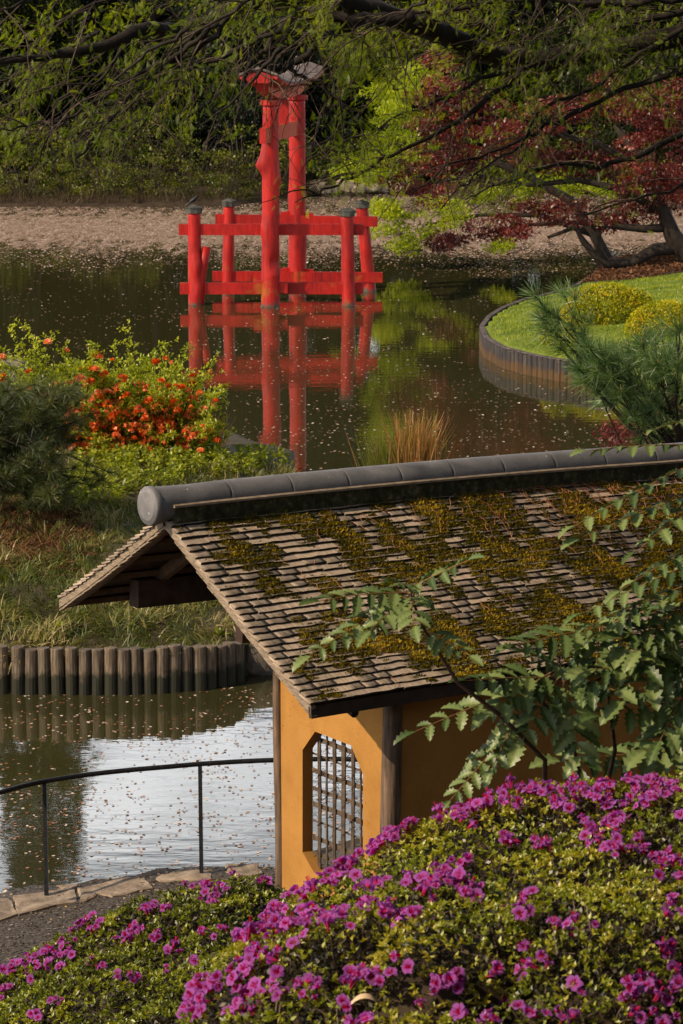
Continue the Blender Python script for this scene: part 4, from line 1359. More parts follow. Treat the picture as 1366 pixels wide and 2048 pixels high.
    for t in (TW - .06, TW + .06):
        for (u, z) in outer: V.append(B(u, t, z))
        for (u, z) in hole: V.append(B(u, t, z))
    # bevelled lip: front hole slightly larger
    Fc = []
    for i in range(8):
        k = (i + 1) % 8
        Fc.append((i, 8 + i, 8 + k, k)[::-1])
        Fc.append((16 + i, 16 + k, 24 + k, 24 + i)[::-1])
        Fc.append((8 + i, 24 + i, 24 + k, 8 + k)[::-1])
        Fc.append((i, k, 16 + k, 16 + i)[::-1])
    MB().add(V, Fc).build('gable_wall', M['plaster'], root)
    # lattice of bamboo in the window, behind the wall face
    win = empty('window_lattice', tuple(B(0, TW, .4)), 0)
    win.parent = root; win.matrix_parent_inverse = Winv
    win_root = win
    def zspan(u):
        # vertical extent of the hole at u
        pts = hole; zs = []
        for i in range(8):
            (u0, z0), (u1, z1) = pts[i], pts[(i + 1) % 8]
            if (u0 - u) * (u1 - u) <= 0 and abs(u1 - u0) > 1e-6:
                zs.append(z0 + (z1 - z0) * (u - u0) / (u1 - u0))
        return min(zs), max(zs)
    tl = TW + .03
    def vbar(px, pairs):
        u, _ = on_wall(px, 1600)
        u = u + .05
        u = min(max(u, hole[0][0] + .01), w4[0] - .01)
        z0, z1 = zspan(u)
        for d in pairs:
            segs = 14; P_ = []; Rr = []
            for i in range(segs + 1):
                z = z0 - .02 + (z1 - z0 + .04) * i / segs
                P_.append(B(u + d + .004 * math.sin(z * 5 + px), tl, z)); Rr.append(.0105 + (.0025 if i % 4 == 0 else 0))
            MB().tube(P_, Rr, 8).build('bamboo_upright', M['bamboo'], win)
    for px, pr in ((617, (-.008, .016)), (632, (0,)), (647, (-.011, .013)), (665, (-.018, .002, .02)), (684, (-.011, .012)), (700, (0,)), (713, (-.012, .012))):
        vbar(px, pr)
    zlo, zhi = b2[1], w2[1]
    k = 0
    z = zhi - .12
    while z > zlo + .02:
        # span in u at this z
        us_ = []
        for i in range(8):
            (u0, z0), (u1, z1) = hole[i], hole[(i + 1) % 8]
            if (z0 - z) * (z1 - z) <= 0 and abs(z1 - z0) > 1e-6:
                us_.append(u0 + (u1 - u0) * (z - z0) / (z1 - z0))
        ua, ub = min(us_), max(us_)
        for d in ((-.014, .0, .016) if k % 2 == 0 else (0,) if k % 4 == 1 else (-.008, .01)):
            P_ = [B(ua - .02 + (ub - ua + .04) * i / 8, tl + .022, z + d + .004 * math.sin(i + k)) for i in range(9)]
            MB().tube(P_, [.009 + (.002 if i % 3 == 0 else 0) for i in range(9)], 7).build('bamboo_crossbar', M['bamboo'], win)
        z -= .152 + .01 * ((k * 7) % 3)
        k += 1
    # string ties
    mb = MB()
    for i in range(46):
        u = random.uniform(hole[0][0] + .05, w4[0] - .05); z0, z1 = zspan(u); z = random.uniform(z0 + .05, z1 - .05)
        mb.tube([B(u - .03, tl - .018, z - .02), B(u, tl - .022, z), B(u + .02, tl - .014, z + .03), B(u + .03, tl + .02, z + random.uniform(-.04, .04))], .0035, 4)
    mb.build('string_ties', M['dark_wood'], win)['kind'] = 'stuff'
    return root
pavilion()

# ------------------------------------------------------------------ azalea bushes
def surf_points(top, x0, x1, y0, y1, n, thr=None):
    """random points over a heightfield, weighted by its true area"""
    X = RNG.uniform(x0, x1, n); Y = RNG.uniform(y0, y1, n)
    e = .03
    Z = np.array([top(a, b) for a, b in zip(X, Y)])
    Zx = np.array([top(a + e, b) for a, b in zip(X, Y)]); Zy = np.array([top(a, b + e) for a, b in zip(X, Y)])
    Nn = norm(np.c_[-(Zx - Z) / e, -(Zy - Z) / e, np.ones(n)])
    w = 1 / np.maximum(Nn[:, 2], .15)
    keep = (RNG.random(n) < w / 6.6) & (Z > -50)
    P = np.c_[X, Y, Z][keep]; Nn = Nn[keep]
    px, py = to_px(P)
    k2 = (px > -60) & (px < 1426) & (py < 2110)
    return P[k2], Nn[k2]

def petal_flower_mesh():
    """azalea blossom: five wavy petals from a funnel"""
    V = []; Fc = []; C_ = []
    for k in range(5):
        a0 = k * 2 * math.pi / 5
        b = len(V)
        rows = [(.10, .10, -.30), (.34, .30, .12), (.66, .58, .30), (.92, .50, .30), (1.0, .18, .20)]
        for (r, hw, z) in rows:
            for s in (-1, 0, 1):
                a = a0 + s * hw / max(r, .3) * .95
                V.append((r * math.cos(a), r * math.sin(a), z + (.07 if s else 0) + .05 * math.sin(7 * a + r * 5)))
                C_.append(min(1, r))
        for i in range(4):
            for j in range(2):
                q = b + i * 3 + j
                Fc.append((q, q + 1, q + 4, q + 3))
    b = len(V)
    for k in range(5):   # stamens
        a = k * 1.3
        V += [(.02, 0, -.2), (-.02, 0, -.2), (.25 * math.cos(a) - .01, .25 * math.sin(a), .62), (.25 * math.cos(a) + .01, .25 * math.sin(a), .62)]
        C_ += [.2] * 4
        Fc.append((b + k * 4, b + k * 4 + 1, b + k * 4 + 2, b + k * 4 + 3))
    return np.array(V), Fc, C_
FV, FF, FCc = petal_flower_mesh()
def flower_mat():
    m, t, b = newmat('magenta_azalea_petal')
    at = t.nodes.new('ShaderNodeAttribute'); at.attribute_name = 'rnd'
    r = ramp(t, at.outputs['Fac'], [(0, (.60, .04, .05)), (.22, (.55, .03, .16)), (.40, (.43, .085, .37)), (1, (.41, .15, .48))])
    oi = t.nodes.new('ShaderNodeObjectInfo')
    r2 = ramp(t, oi.outputs['Random'], [(0, (.72, .66, .72)), (1, (1.1, 1.05, 1.1))])
    c = mixc(t, 1.0, r.outputs['Color'], r2.outputs['Color'], 'MULTIPLY')
    t.nodes.remove(b)
    df = t.nodes.new('ShaderNodeBsdfDiffuse'); tr = t.nodes.new('ShaderNodeBsdfTranslucent')
    hs = t.nodes.new('ShaderNodeHueSaturation'); hs.inputs['Hue'].default_value = .53; hs.inputs['Saturation'].default_value = 1.2; hs.inputs['Value'].default_value = 1.35
    lnk(t, c, df.inputs['Color']); lnk(t, c, hs.inputs['Color']); lnk(t, hs.outputs[0], tr.inputs['Color'])
    mxs = t.nodes.new('ShaderNodeMixShader'); mxs.inputs[0].default_value = .45
    lnk(t, df.outputs[0], mxs.inputs[1]); lnk(t, tr.outputs[0], mxs.inputs[2])
    lnk(t, mxs.outputs[0], t.nodes['Material Output'].inputs['Surface'])
    return m
M['flower'] = flower_mat()
FLOWER_MESHES = []
for v_ in range(4):
    V = FV.copy()
    V[:, 2] *= (1.0 + .5 * v_)
    V[:, :2] *= (1 - .08 * v_)
    V += RNG.normal(0, .07, V.shape)
    me = mesh_np('blossom', V, FF, FCc, smooth=False); me.materials.append(M['flower'])
    FLOWER_MESHES.append(me)

def azalea(label, top, box, n_pts, leaf, flower_px, flower_size, base, nflow, group='clipped azalea mounds in flower', cb=.70):
    root = empty('azalea_bush', base)
    tag(root, label, 'azalea', group)
    x0, x1, y0, y1 = box
    P, Nn = surf_points(top, x0, x1, y0, y1, n_pts)
    # rosettes of leaves at the surface
    nr = len(P)
    dens = np.array([mnoise.noise(Vector((p[0] * 2.2, p[1] * 2.2, 0))) + .6 * mnoise.noise(Vector((p[0] * 7, p[1] * 7, 4))) for p in P])
    P = P + Nn * (RNG.normal(0, .012, nr)[:, None] + dens[:, None] * .03)
    k = 6
    PP = np.repeat(P, k, axis=0); NN = np.repeat(Nn, k, axis=0)
    axis = norm(NN * .8 + np.array([0, 0, .6]) + np.repeat(RNG.normal(0, .35, (nr, 3)), k, axis=0))
    D = norm(axis * RNG.uniform(.35, 1.3, (nr * k, 1)) + randdir(nr * k) * .85)
    X, Y, Z = frames(D, RNG.normal(0, .5, nr * k))
    base_c = np.clip(cb + dens * .6, .03, .95)
    col = np.clip(np.repeat(base_c, k) + RNG.normal(0, .17, nr * k), 0, 1)
    scatter('leaves', *LEAF2, PP, X, Y, Z, leaf * RNG.uniform(.6, 1.2, nr * k), M['azalea'], root, col, 'stuff')
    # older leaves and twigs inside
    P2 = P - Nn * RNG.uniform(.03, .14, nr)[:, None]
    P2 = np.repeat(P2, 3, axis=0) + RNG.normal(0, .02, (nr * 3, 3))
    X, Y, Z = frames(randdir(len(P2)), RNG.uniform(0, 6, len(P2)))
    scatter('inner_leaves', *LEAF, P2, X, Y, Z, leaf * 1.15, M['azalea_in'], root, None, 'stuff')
    mb = MB()
    idx = RNG.choice(nr, min(700, nr), replace=False)
    for i in idx:
        p = P[i]; q = p - Nn[i] * .16 + RNG.normal(0, .05, 3)
        mb.tube([q, (p + q) / 2 + RNG.normal(0, .012, 3), p + Nn[i] * .012], [.004, .003, .002], 3, cap=False)
    mb.build('twigs', M['twig'], root)['kind'] = 'stuff'
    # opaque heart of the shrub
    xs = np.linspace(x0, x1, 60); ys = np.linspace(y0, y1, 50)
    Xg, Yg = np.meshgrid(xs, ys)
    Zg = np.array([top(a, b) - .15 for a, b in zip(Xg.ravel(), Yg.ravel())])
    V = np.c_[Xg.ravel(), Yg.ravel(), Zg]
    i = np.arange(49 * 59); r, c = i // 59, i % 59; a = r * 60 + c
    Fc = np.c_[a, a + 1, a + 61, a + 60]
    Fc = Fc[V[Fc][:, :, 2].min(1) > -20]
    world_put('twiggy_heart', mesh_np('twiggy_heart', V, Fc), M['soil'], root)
    # blossoms: cluster seeds given in the picture, carried on to the surface
    cand = []
    px, py = to_px(P)
    for (cx, cy, rx, ry, cnt) in flower_px:
        d = ((px - cx) / rx) ** 2 + ((py - cy) / ry) ** 2
        ok = np.where(d < 1)[0]
        if len(ok) == 0: continue
        # front-most surface only
        cnt = int(cnt * 2.1)
        pick = RNG.choice(ok, min(cnt * 4, len(ok)), replace=False)
        chosen = []
        for i in pick:
            if all(np.linalg.norm(P[i] - P[j]) > flower_size * .42 for j in chosen):
                chosen.append(i)
            if len(chosen) >= cnt: break
        cand += chosen
    cand = list(dict.fromkeys(cand))
    near = sorted(cand, key=lambda i: np.linalg.norm(P[i] - [0, 0, CAM_H]))
    single = set(near[:nflow])
    Winv = WM(root).inverted()
    mv = []; mf = []; mc = []; nb = 0
    print('flowers', len(cand))
    for i in cand:
        d = Vector(norm((Nn[i] * .8 + np.array([-.15, -.30, .45]) + RNG.normal(0, .62, 3))[None])[0])
        q = d.to_track_quat('Z', 'Y')
        s = flower_size * .50 * random.uniform(.65, 1.15)
        mat_ = Matrix.Translation(Vector(P[i] + Nn[i] * flower_size * .42)) @ q.to_matrix().to_4x4() @ Matrix.Rotation(random.uniform(0, 6.28), 4, 'Z') @ Matrix.Diagonal((s, s, s * random.uniform(.7, 1.2), 1))
        if i in single:
            o = bpy.data.objects.new('blossom', random.choice(FLOWER_MESHES))
            o.parent = root; o.matrix_parent_inverse = Winv
            o.matrix_basis = mat_
            COL.objects.link(o)
        else:
            A_ = np.array(mat_); V_ = FV + RNG.normal(0, .06, FV.shape)
            mv.append(V_ @ A_[:3, :3].T + A_[:3, 3]); mf += [tuple(k_ + nb for k_ in q_) for q_ in FF]; mc += FCc; nb += len(FV)
    if mv:
        world_put('small_blossoms', mesh_np('small_blossoms', np.vstack(mv), mf, mc), M['flower'], root)['kind'] = 'stuff'
    return root

def interp_top(pxs, Y):
    """profile x -> z at depth Y from a silhouette in the picture"""
    W_ = np.array([at_y(a, b, Y) for a, b in pxs])
    return lambda x: float(np.interp(x, W_[:, 0], W_[:, 2]))
profA = interp_top([(360, 2200), (440, 2020), (500, 1900), (560, 1815), (640, 1748), (740, 1690), (850, 1640), (930, 1612), (1000, 1592), (1090, 1588), (1150, 1582), (1230, 1560), (1300, 1545), (1366, 1535), (1500, 1520)], 14.6)
def topA(x, y):
    z = profA(x)
    b = y - 14.6
    z += -.9 * max(0, b) ** 1.2 * 3 if b > 0 else 0
    f = 13.35 + .2 * math.sin(x * 3 + 1) + .22 * nse(x, 0, 2, 1.7)
    if y < f: z -= min(3, (f - y) * 3.2)
    else: z += -.03 * (14.6 - y)
    z += .07 * nse(x, y, 0, 1.6) + .05 * nse(x, y, 5, 3.5)
    return z
profB = interp_top([(230, 2300), (340, 2110), (400, 1990), (470, 1900), (540, 1850), (600, 1822), (700, 1795), (800, 1775), (900, 1765), (1000, 1768), (1150, 1775), (1250, 1785), (1366, 1790), (1500, 1790)], 12.75)
def topB(x, y):
    z = profB(x)
    b = y - 12.75
    if b > 0: z -= b * 3.2
    else:
        z += -.03 * -b + .12 * math.sin(-b * 2.4)
        # hollows between the clipped clumps
        h = abs(mnoise.noise(Vector((x * .9 + .3, y * 1.1, 8.0))))
        z -= .22 * max(0, .10 - h) / .10
    z += .06 * nse(x, y, 1, 1.9) + .04 * nse(x, y, 5, 4)
    return z
A_FL = [(1330, 1590, 45, 18, 12), (1290, 1575, 40, 12, 6), (1270, 1610, 60, 16, 12), (1180, 1590, 60, 18, 16), (1210, 1610, 50, 16, 12), (1060, 1585, 60, 12, 14), (1000, 1590, 30, 10, 6), (990, 1612, 50, 12, 10), (950, 1625, 40, 14, 9), (1160, 1620, 70, 10, 10), (1100, 1615, 20, 8, 3),
        (940, 1650, 30, 14, 6), (890, 1645, 20, 12, 4), (870, 1630, 20, 10, 3), (800, 1660, 40, 12, 7), (770, 1680, 40, 14, 9), (740, 1700, 35, 15, 8), (700, 1715, 30, 12, 5), (690, 1735, 30, 15, 7), (1200, 1655, 50, 12, 9), (1240, 1650, 30, 10, 4), (1010, 1695, 30, 12, 5), (1085, 1700, 18, 10, 3),
        (1210, 1690, 40, 16, 9), (1250, 1710, 40, 18, 9), (1290, 1700, 25, 20, 6), (1340, 1730, 30, 16, 7), (1350, 1635, 15, 12, 2), (640, 1745, 40, 14, 8), (600, 1790, 45, 14, 8), (700, 1760, 20, 12, 3), (915, 1735, 30, 14, 6), (900, 1760, 35, 16, 6), (670, 1770, 30, 12, 5), (555, 1830, 40, 14, 9)]
B_FL = [(520, 1845, 60, 22, 14), (560, 1825, 40, 20, 9), (480, 1870, 40, 20, 9), (610, 1830, 30, 12, 5), (740, 1775, 40, 12, 6), (830, 1775, 30, 14, 6), (895, 1775, 40, 18, 10), (930, 1790, 30, 14, 5), (850, 1800, 20, 10, 3), (1040, 1755, 50, 12, 8), (1000, 1755, 25, 12, 4),
        (770, 1830, 45, 22, 11), (820, 1845, 40, 15, 7), (640, 1855, 70, 18, 14), (600, 1870, 40, 18, 8), (690, 1840, 25, 12, 4), (560, 1920, 60, 26, 13), (500, 1960, 70, 30, 16), (440, 1990, 70, 30, 14), (600, 1960, 30, 16, 4), (640, 1975, 30, 14, 4), (400, 2020, 40, 24, 9), (480, 2010, 60, 20, 8), (555, 1990, 30, 18, 5),
        (1030, 1820, 30, 16, 5), (1060, 1800, 18, 12, 3), (1130, 1855, 25, 14, 3), (1185, 1862, 16, 10, 2), (1350, 1830, 20, 30, 4), (810, 1935, 20, 20, 3), (730, 1970, 40, 18, 7), (770, 1960, 30, 14, 4), (880, 1970, 40, 22, 7), (840, 2010, 25, 14, 3), (905, 1950, 25, 8, 2), (970, 1940, 14, 18, 2),
        (1080, 1925, 22, 26, 5), (1060, 1950, 20, 12, 2), (1155, 1985, 22, 14, 3), (1040, 2025, 20, 12, 2), (690, 2010, 18, 14, 2), (720, 2045, 30, 12, 4), (960, 2042, 50, 12, 6), (1100, 2042, 50, 10, 6), (1310, 1990, 60, 24, 14), (1340, 1965, 30, 20, 5), (1250, 2010, 25, 14, 3), (1300, 2040, 60, 12, 7), (620, 2000, 20, 14, 2),
        (1270, 1755, 50, 10, 6), (1340, 1760, 30, 12, 4), (1330, 1900, 20, 20, 2), (560, 1880, 40, 16, 5), (650, 1810, 40, 12, 5)]
azalea('large clipped azalea mound in front of the ochre wall with magenta flowers along its crest', topA, (-2.2, 2.4, 12.4, 15.0), 54000, .030, A_FL, .068, (0.5, 14.0, 4.0), 290)
azalea('nearest azalea mound filling the bottom right corner with magenta blossom clusters', topB, (-1.6, 2.2, 9.7, 13.2), 60000, .030, B_FL, .070, (0.4, 11.5, 4.2), 298)
profC = interp_top([(-300, 2060), (-60, 1980), (0, 1955), (80, 1905), (150, 1865), (220, 1825), (300, 1795), (380, 1772), (450, 1762), (540, 1768), (600, 1790), (700, 1840)], 22.6)
def topC(x, y):
    z = profC(x)
    b = y - 22.6
    if b > 0: z -= b * 2.5
    else: z += .02 * -b - .05 * (-b) ** 2 * .3
    z += .16 * nse(x, y, 1, 1.3) + .10 * nse(x, y, 5, 3.2)
    return z
C_FL = [(180, 1850, 26, 20, 9), (165, 1865, 20, 14, 4), (85, 1875, 10, 8, 1), (320, 1822, 28, 8, 7), (275, 1860, 22, 16, 6), (255, 1880, 22, 10, 4), (400, 1775, 30, 10, 5), (435, 1790, 26, 16, 7), (520, 1765, 16, 8, 2), (390, 1768, 8, 6, 1), (475, 1760, 8, 5, 1), (320, 1880, 14, 10, 3), (120, 1910, 36, 12, 10), (105, 1935, 24, 12, 5),
        (50, 1925, 36, 10, 9), (20, 1945, 20, 10, 4), (72, 1935, 14, 12, 3), (185, 1935, 10, 10, 2), (205, 1938, 8, 8, 2), (120, 2008, 16, 10, 4), (15, 1985, 12, 10, 3), (75, 2035, 20, 8, 3), (240, 1960, 12, 8, 2), (265, 1962, 12, 8, 2), (390, 1925, 14, 10, 3), (415, 1880, 16, 10, 3), (335, 1945, 12, 10, 2),
        (440, 1865, 14, 8, 2), (300, 1835, 20, 10, 3), (350, 1905, 20, 8, 2), (5, 2003, 8, 8, 1), (140, 1890, 20, 8, 3), (60, 1960, 18, 8, 2), (410, 1810, 30, 14, 5)]
azalea('sparser lower azalea bush between the gravel path and the big mound', topC, (-3.6, .2, 19.6, 23.4), 40000, .042, C_FL, .080, (-1.6, 22.0, 1.0), 150, cb=.42)

# a dead tan leaf caught on the near azalea
p = at_y(730, 2035, 11.0)
mb = MB()
V = []
for i in range(7):
    f = i / 6
    w_ = .028 * math.sin(math.pi * min(.98, max(.04, f)))
    for s in (-1, 0, 1):
        V.append(p + np.array([(f - .5) * .11, s * w_, .035 * (1 - (2 * f - 1) ** 2) + (.012 if s == 0 else 0) + .055]))
Fc = [(i * 3 + j, i * 3 + j + 1, i * 3 + j + 4, i * 3 + j + 3) for i in range(6) for j in range(2)]
o = mb.add(V, Fc).build('fallen_leaf', M['cream'], None, smooth=True)
tag(o, 'curled pale tan leaf lying on the nearest azalea at the bottom edge', 'leaf')

# ------------------------------------------------------------------ mahonia
def spiny_leaflet():
    """half outline with spines, folded along the midrib, arched"""
    ys = [0, .10, .22, .30, .42, .50, .62, .70, .82, .88, 1.0]
    ws = [.05, .18, .22, .42, .25, .44, .24, .38, .16, .22, .0]
    V = []; Fc = []
    for y, w in zip(ys, ws):
        z = -.22 * (y - .35) ** 2
        V += [(-w, y, z + w * .30), (-w * .5, y, z + w * .20), (0, y, z), (w * .5, y, z + w * .20), (w, y, z + w * .30)]
    for i in range(len(ys) - 1):
        for j in range(4):
            a = i * 5 + j
            Fc.append((a, a + 1, a + 6, a + 5))
    return np.array(V), Fc
LV, LF = spiny_leaflet()
LV[:, 0] *= .60
LEAFLET_MESHES = []
for v_ in range(5):
    V = LV.copy(); V[:, 0] *= (.85 + .08 * v_); V[:, 2] += RNG.uniform(-.14, .10) * V[:, 1] ** 2 + RNG.uniform(-.12, .12) * V[:, 0] * V[:, 1]
    me = mesh_np('leaflet', V, LF, np.clip(.12 + .16 * v_ + np.tile([0, .06, .38, .06, 0], 11), 0, 1), smooth=True); me.materials.append(M['mahonia']); LEAFLET_MESHES.append(me)
STEM = rough_mat('reddish_leaf_stalk', [(.3, (.14, .07, .025)), (.7, (.30, .17, .06))], 10, bmp=0)
MBARK = rough_mat('mahonia_stem', [(.3, (.06, .035, .022)), (.7, (.15, .095, .06))], 18, bmp=.5, coord='Position')
MCOUNT = [0]
def mahonia(label, base, leaves, stems, edge_on=()):
    root = empty('mahonia_shrub', tuple(base))
    tag(root, label, 'mahonia', 'mahonia shrubs on the slope')
    Winv = WM(root).inverted()
    for st in stems:
        MB().tube([np.array(q) for q in st], np.linspace(.015, .007, len(st)), 7, rough=.08).build('stem', MBARK, root, smooth=True)
    for li, (a, b, npair, size, sag) in enumerate(leaves):
        upv = np.array([-.05, .10, 1.0]) if li in edge_on else np.array([-.1, -.45, .85])
        a = np.array(a, float); b = np.array(b, float)
        n = npair + 1
        pts = []
        for i in range(n + 2):
            f = i / (n + 1)
            pts.append(a + (b - a) * f + np.array([0, 0, -sag * (f * f) + sag * f * .9]))
        rach = MB().tube(pts, np.linspace(.0045, .002, n + 2), 5, cap=False).build('leaf', STEM, root)
        for i in range(1, n + 2):
            t = norm((pts[min(i + 1, n + 1)] - pts[i - 1])[None])[0]
            view = np.array([0, -1.0, .0]); up = norm(upv[None])[0]
            sd = norm(np.cross(t, up)[None])[0]; up2 = np.cross(sd, t)
            last = i == n + 1
            for s in ((0,) if last else (-1, 1)):
                d = t if last else norm((sd * s * .92 + t * .62 + up2 * random.uniform(-.1, .15) + RNG.normal(0, .07, 3) + np.array([0, 0, -.22]))[None])[0]
                z = norm((up2 * 1.0 + RNG.normal(0, .16, 3) + sd * s * .12)[None])[0]
                x = norm(np.cross(d, z)[None])[0]; z = np.cross(x, d)
                f = i / (n + 1)
                L = size * (1.12 if last else (.72 + .5 * math.sin(math.pi * min(.9, f + .12)))) * random.uniform(.88, 1.12)
                o = bpy.data.objects.new('leaflet', random.choice(LEAFLET_MESHES))
                o.parent = rach
                o.matrix_parent_inverse = Winv @ Matrix.Identity(4) if False else WM(rach).inverted()
                p_ = pts[i]
                m = Matrix(((x[0] * L, d[0] * L, z[0] * L, p_[0]), (x[1] * L, d[1] * L, z[1] * L, p_[1]), (x[2] * L, d[2] * L, z[2] * L, p_[2]), (0, 0, 0, 1)))
                o.matrix_basis = m
                COL.objects.link(o); MCOUNT[0] += 1
    # spent flower spikes
    mb = MB()
    for (a, b, *_r) in leaves[::3]:
        a = np.array(a)
        for k in range(3):
            d = norm(RNG.normal(0, 1, 3)[None] + [0, -.6, .1])[0] * random.uniform(.08, .16)
            mb.tube([a, a + d * .5, a + d], [.003, .003, .0015], 4, cap=False)
            for q in range(10):
                c = a + d * (.3 + .07 * q) + RNG.normal(0, .006, 3)
                mb.box(c, .008, .008, .011)
    mb.build('berry_spikes', rough_mat('dry_flower_spike', [(.3, (.06, .045, .03)), (.7, (.16, .11, .07))], 20, bmp=0), root)['kind'] = 'stuff'
    return root
# leaves given as (base px, tip px, depth base, depth tip, pairs, leaflet px, sag)
def Lf(x0, y0, x1, y1, Y0=15.6, Y1=None, pairs=5, lpx=52, sag=.03):
    Y1 = Y0 - .3 if Y1 is None else Y1
    return (at_y(x0, y0, Y0), at_y(x1, y1, Y1), pairs, lpx * Y0 / F_PX, sag)
low = [Lf(1120, 1345, 830, 1462, pairs=7, lpx=46), Lf(1110, 1340, 985, 1420, pairs=4), Lf(1110, 1355, 935, 1360, pairs=5, lpx=46), Lf(1120, 1350, 1045, 1480, pairs=4, lpx=50), Lf(1060, 1420, 900, 1600, pairs=8, lpx=42),
       Lf(1130, 1355, 1165, 1540, pairs=5, lpx=58), Lf(1060, 1380, 985, 1535, pairs=4, lpx=42), Lf(1140, 1345, 1040, 1300, pairs=4, lpx=46), Lf(1130, 1345, 1190, 1260, pairs=3, lpx=48), Lf(1140, 1350, 1230, 1380, pairs=4, lpx=55),
       Lf(1200, 1255, 1030, 1290, pairs=5, lpx=50), Lf(1200, 1255, 1190, 1360, pairs=3, lpx=62), Lf(1210, 1255, 1290, 1220, pairs=4, lpx=50), Lf(1215, 1260, 1290, 1330, pairs=4, lpx=58)]
right = [Lf(1400, 1290, 1250, 1400, pairs=4, lpx=64), Lf(1400, 1310, 1180, 1340, pairs=5, lpx=58), Lf(1400, 1330, 1320, 1480, pairs=4, lpx=62), Lf(1395, 1250, 1240, 1270, pairs=4, lpx=54), Lf(1400, 1160, 1190, 1245, pairs=6, lpx=48),
         Lf(1400, 1120, 1165, 1225, pairs=6, lpx=44), Lf(1400, 1380, 1340, 1290, pairs=3, lpx=60), Lf(1410, 1395, 1200, 1430, pairs=5, lpx=56), Lf(1380, 1190, 1280, 1300, pairs=4, lpx=48), Lf(1400, 1420, 1290, 1500, pairs=4, lpx=56), Lf(1400, 1500, 1120, 1520, Y0=16.2, pairs=6, lpx=60)]
upper = [Lf(1390, 925, 1150, 1050, Y0=15.2, pairs=6, lpx=42), Lf(1390, 985, 1160, 1075, Y0=15.2, pairs=6, lpx=38), Lf(1390, 890, 1175, 900, Y0=15.2, pairs=5, lpx=36, sag=.05), Lf(1400, 835, 1310, 858, Y0=15.2, pairs=2, lpx=30),
         Lf(1400, 1000, 1275, 1100, Y0=15.2, pairs=3, lpx=42), Lf(1410, 1080, 1240, 1180, Y0=15.2, pairs=4, lpx=42)]
arch = [Lf(815, 1180, 935, 1120, Y0=15.0, pairs=3, lpx=44), Lf(815, 1185, 640, 1200, Y0=15.0, pairs=5, lpx=42, sag=.05), Lf(810, 1195, 620, 1310, Y0=15.0, pairs=6, lpx=40, sag=.04), Lf(820, 1185, 830, 1250, Y0=15.0, pairs=3, lpx=48),
        Lf(820, 1190, 740, 1260, Y0=15.0, pairs=3, lpx=42), Lf(850, 1260, 940, 1310, Y0=15.1, pairs=3, lpx=36), Lf(830, 1180, 780, 1160, Y0=15.0, pairs=2, lpx=38)]
Pm = lambda x, y, Y=15.6: at_y(x, y, Y)
g0 = np.array([2.1, 16.4, float(h_near(np.array([2.1]), np.array([16.4]))[0])])
g1 = np.array([1.15, 16.2, float(h_near(np.array([1.15]), np.array([16.2]))[0])])
mahonia('lower mahonia whose leaf sprays hang against the dark ochre wall', g1, low + arch,
        [[g1, Pm(1160, 1560), Pm(1140, 1450), Pm(1125, 1350)], [g1, Pm(1230, 1500, 15.8), Pm(1215, 1380), Pm(1205, 1256)], [g1, Pm(1090, 1520, 15.5), Pm(1000, 1430, 15.3), Pm(915, 1365, 15.1), Pm(850, 1262, 15.05), Pm(818, 1185, 15.0)], [Pm(1140, 1450), Pm(1090, 1410), Pm(1060, 1382)]])
mahonia('tall mahonia at the right edge reaching up across the mossy roof', g0, right + upper,
        [[g0, Pm(1370, 1500), Pm(1390, 1400), Pm(1400, 1300)], [g0, Pm(1420, 1400, 15.5), Pm(1410, 1200, 15.4), Pm(1395, 1080, 15.3), Pm(1392, 920, 15.2), Pm(1400, 840, 15.2)], [Pm(1390, 1400), Pm(1398, 1250), Pm(1400, 1160)]], edge_on=set(range(11, 17)) | {4, 5})

# ------------------------------------------------------------------ left bank: grass, weeds
def on_left(px, py, z=.9):
    for _ in range(6):
        p = at_z(px, py, z); z = float(h_left(p[:1], p[1:2])[0])
    return np.array([p[0], p[1], z])
def grass_cover():
    n = 52000
    P = np.c_[RNG.uniform(-9, .5, n), RNG.uniform(36.3, 51, n), np.zeros(n)]
    P[:, 2] = h_left(P[:, 0], P[:, 1])
    P = P[P[:, 2] > .44]
    px, py = to_px(P)
    P = P[(px > -40) & (px < 640)]
    n = len(P)
    clump = np.array([mnoise.noise(Vector((p[0] * 1.7, p[1] * 1.7, 2.0))) for p in P])
    a = np.array([mnoise.noise(Vector((p[0] * .9, p[1] * .9, 7.0))) * 6.28 * 2 for p in P]) + RNG.normal(0, .7, n)
    D = np.c_[np.cos(a), np.sin(a) - .35, RNG.uniform(.15, 1.2, n)]
    X, Y, Z = frames(D, RNG.normal(0, .5, n))
    px, py = to_px(P)
    sh = np.array([mnoise.noise(Vector((p[0] * .6, p[1] * .6, 17.0))) for p in P])
    col = np.clip(.42 + sh * .5 + clump * .3 + RNG.normal(0, .20, n), 0, 1)
    S = (.18 + .11 * clump) * RNG.uniform(.6, 1.3, n)
    BL = ([(-.035, 0, 0), (.035, 0, 0), (.03, .5, .10), (-.03, .5, .10), (.008, 1, -.05), (-.008, 1, -.05)], [(0, 1, 2, 3), (3, 2, 4, 5)])
    k = 2
    Pr = np.repeat(P, k, axis=0) + RNG.normal(0, .03, (n * k, 3)) * [1, 1, .15]
    X = np.repeat(X, k, axis=0); 
    D2 = norm(np.repeat(norm(D), k, axis=0) + RNG.normal(0, .35, (n * k, 3)))
    X, Y, Z = frames(D2, RNG.normal(0, .5, n * k))
    o = scatter('bank_grass', *BL, Pr, X, Y, Z, np.repeat(S, k), M['dry_grass'], None, np.clip(np.repeat(col, k) + RNG.normal(0, .12, n * k), 0, 1))
    tag(o, 'tangled half dry grass covering the bank behind the log palisade', 'grass', None, 'stuff')
grass_cover()
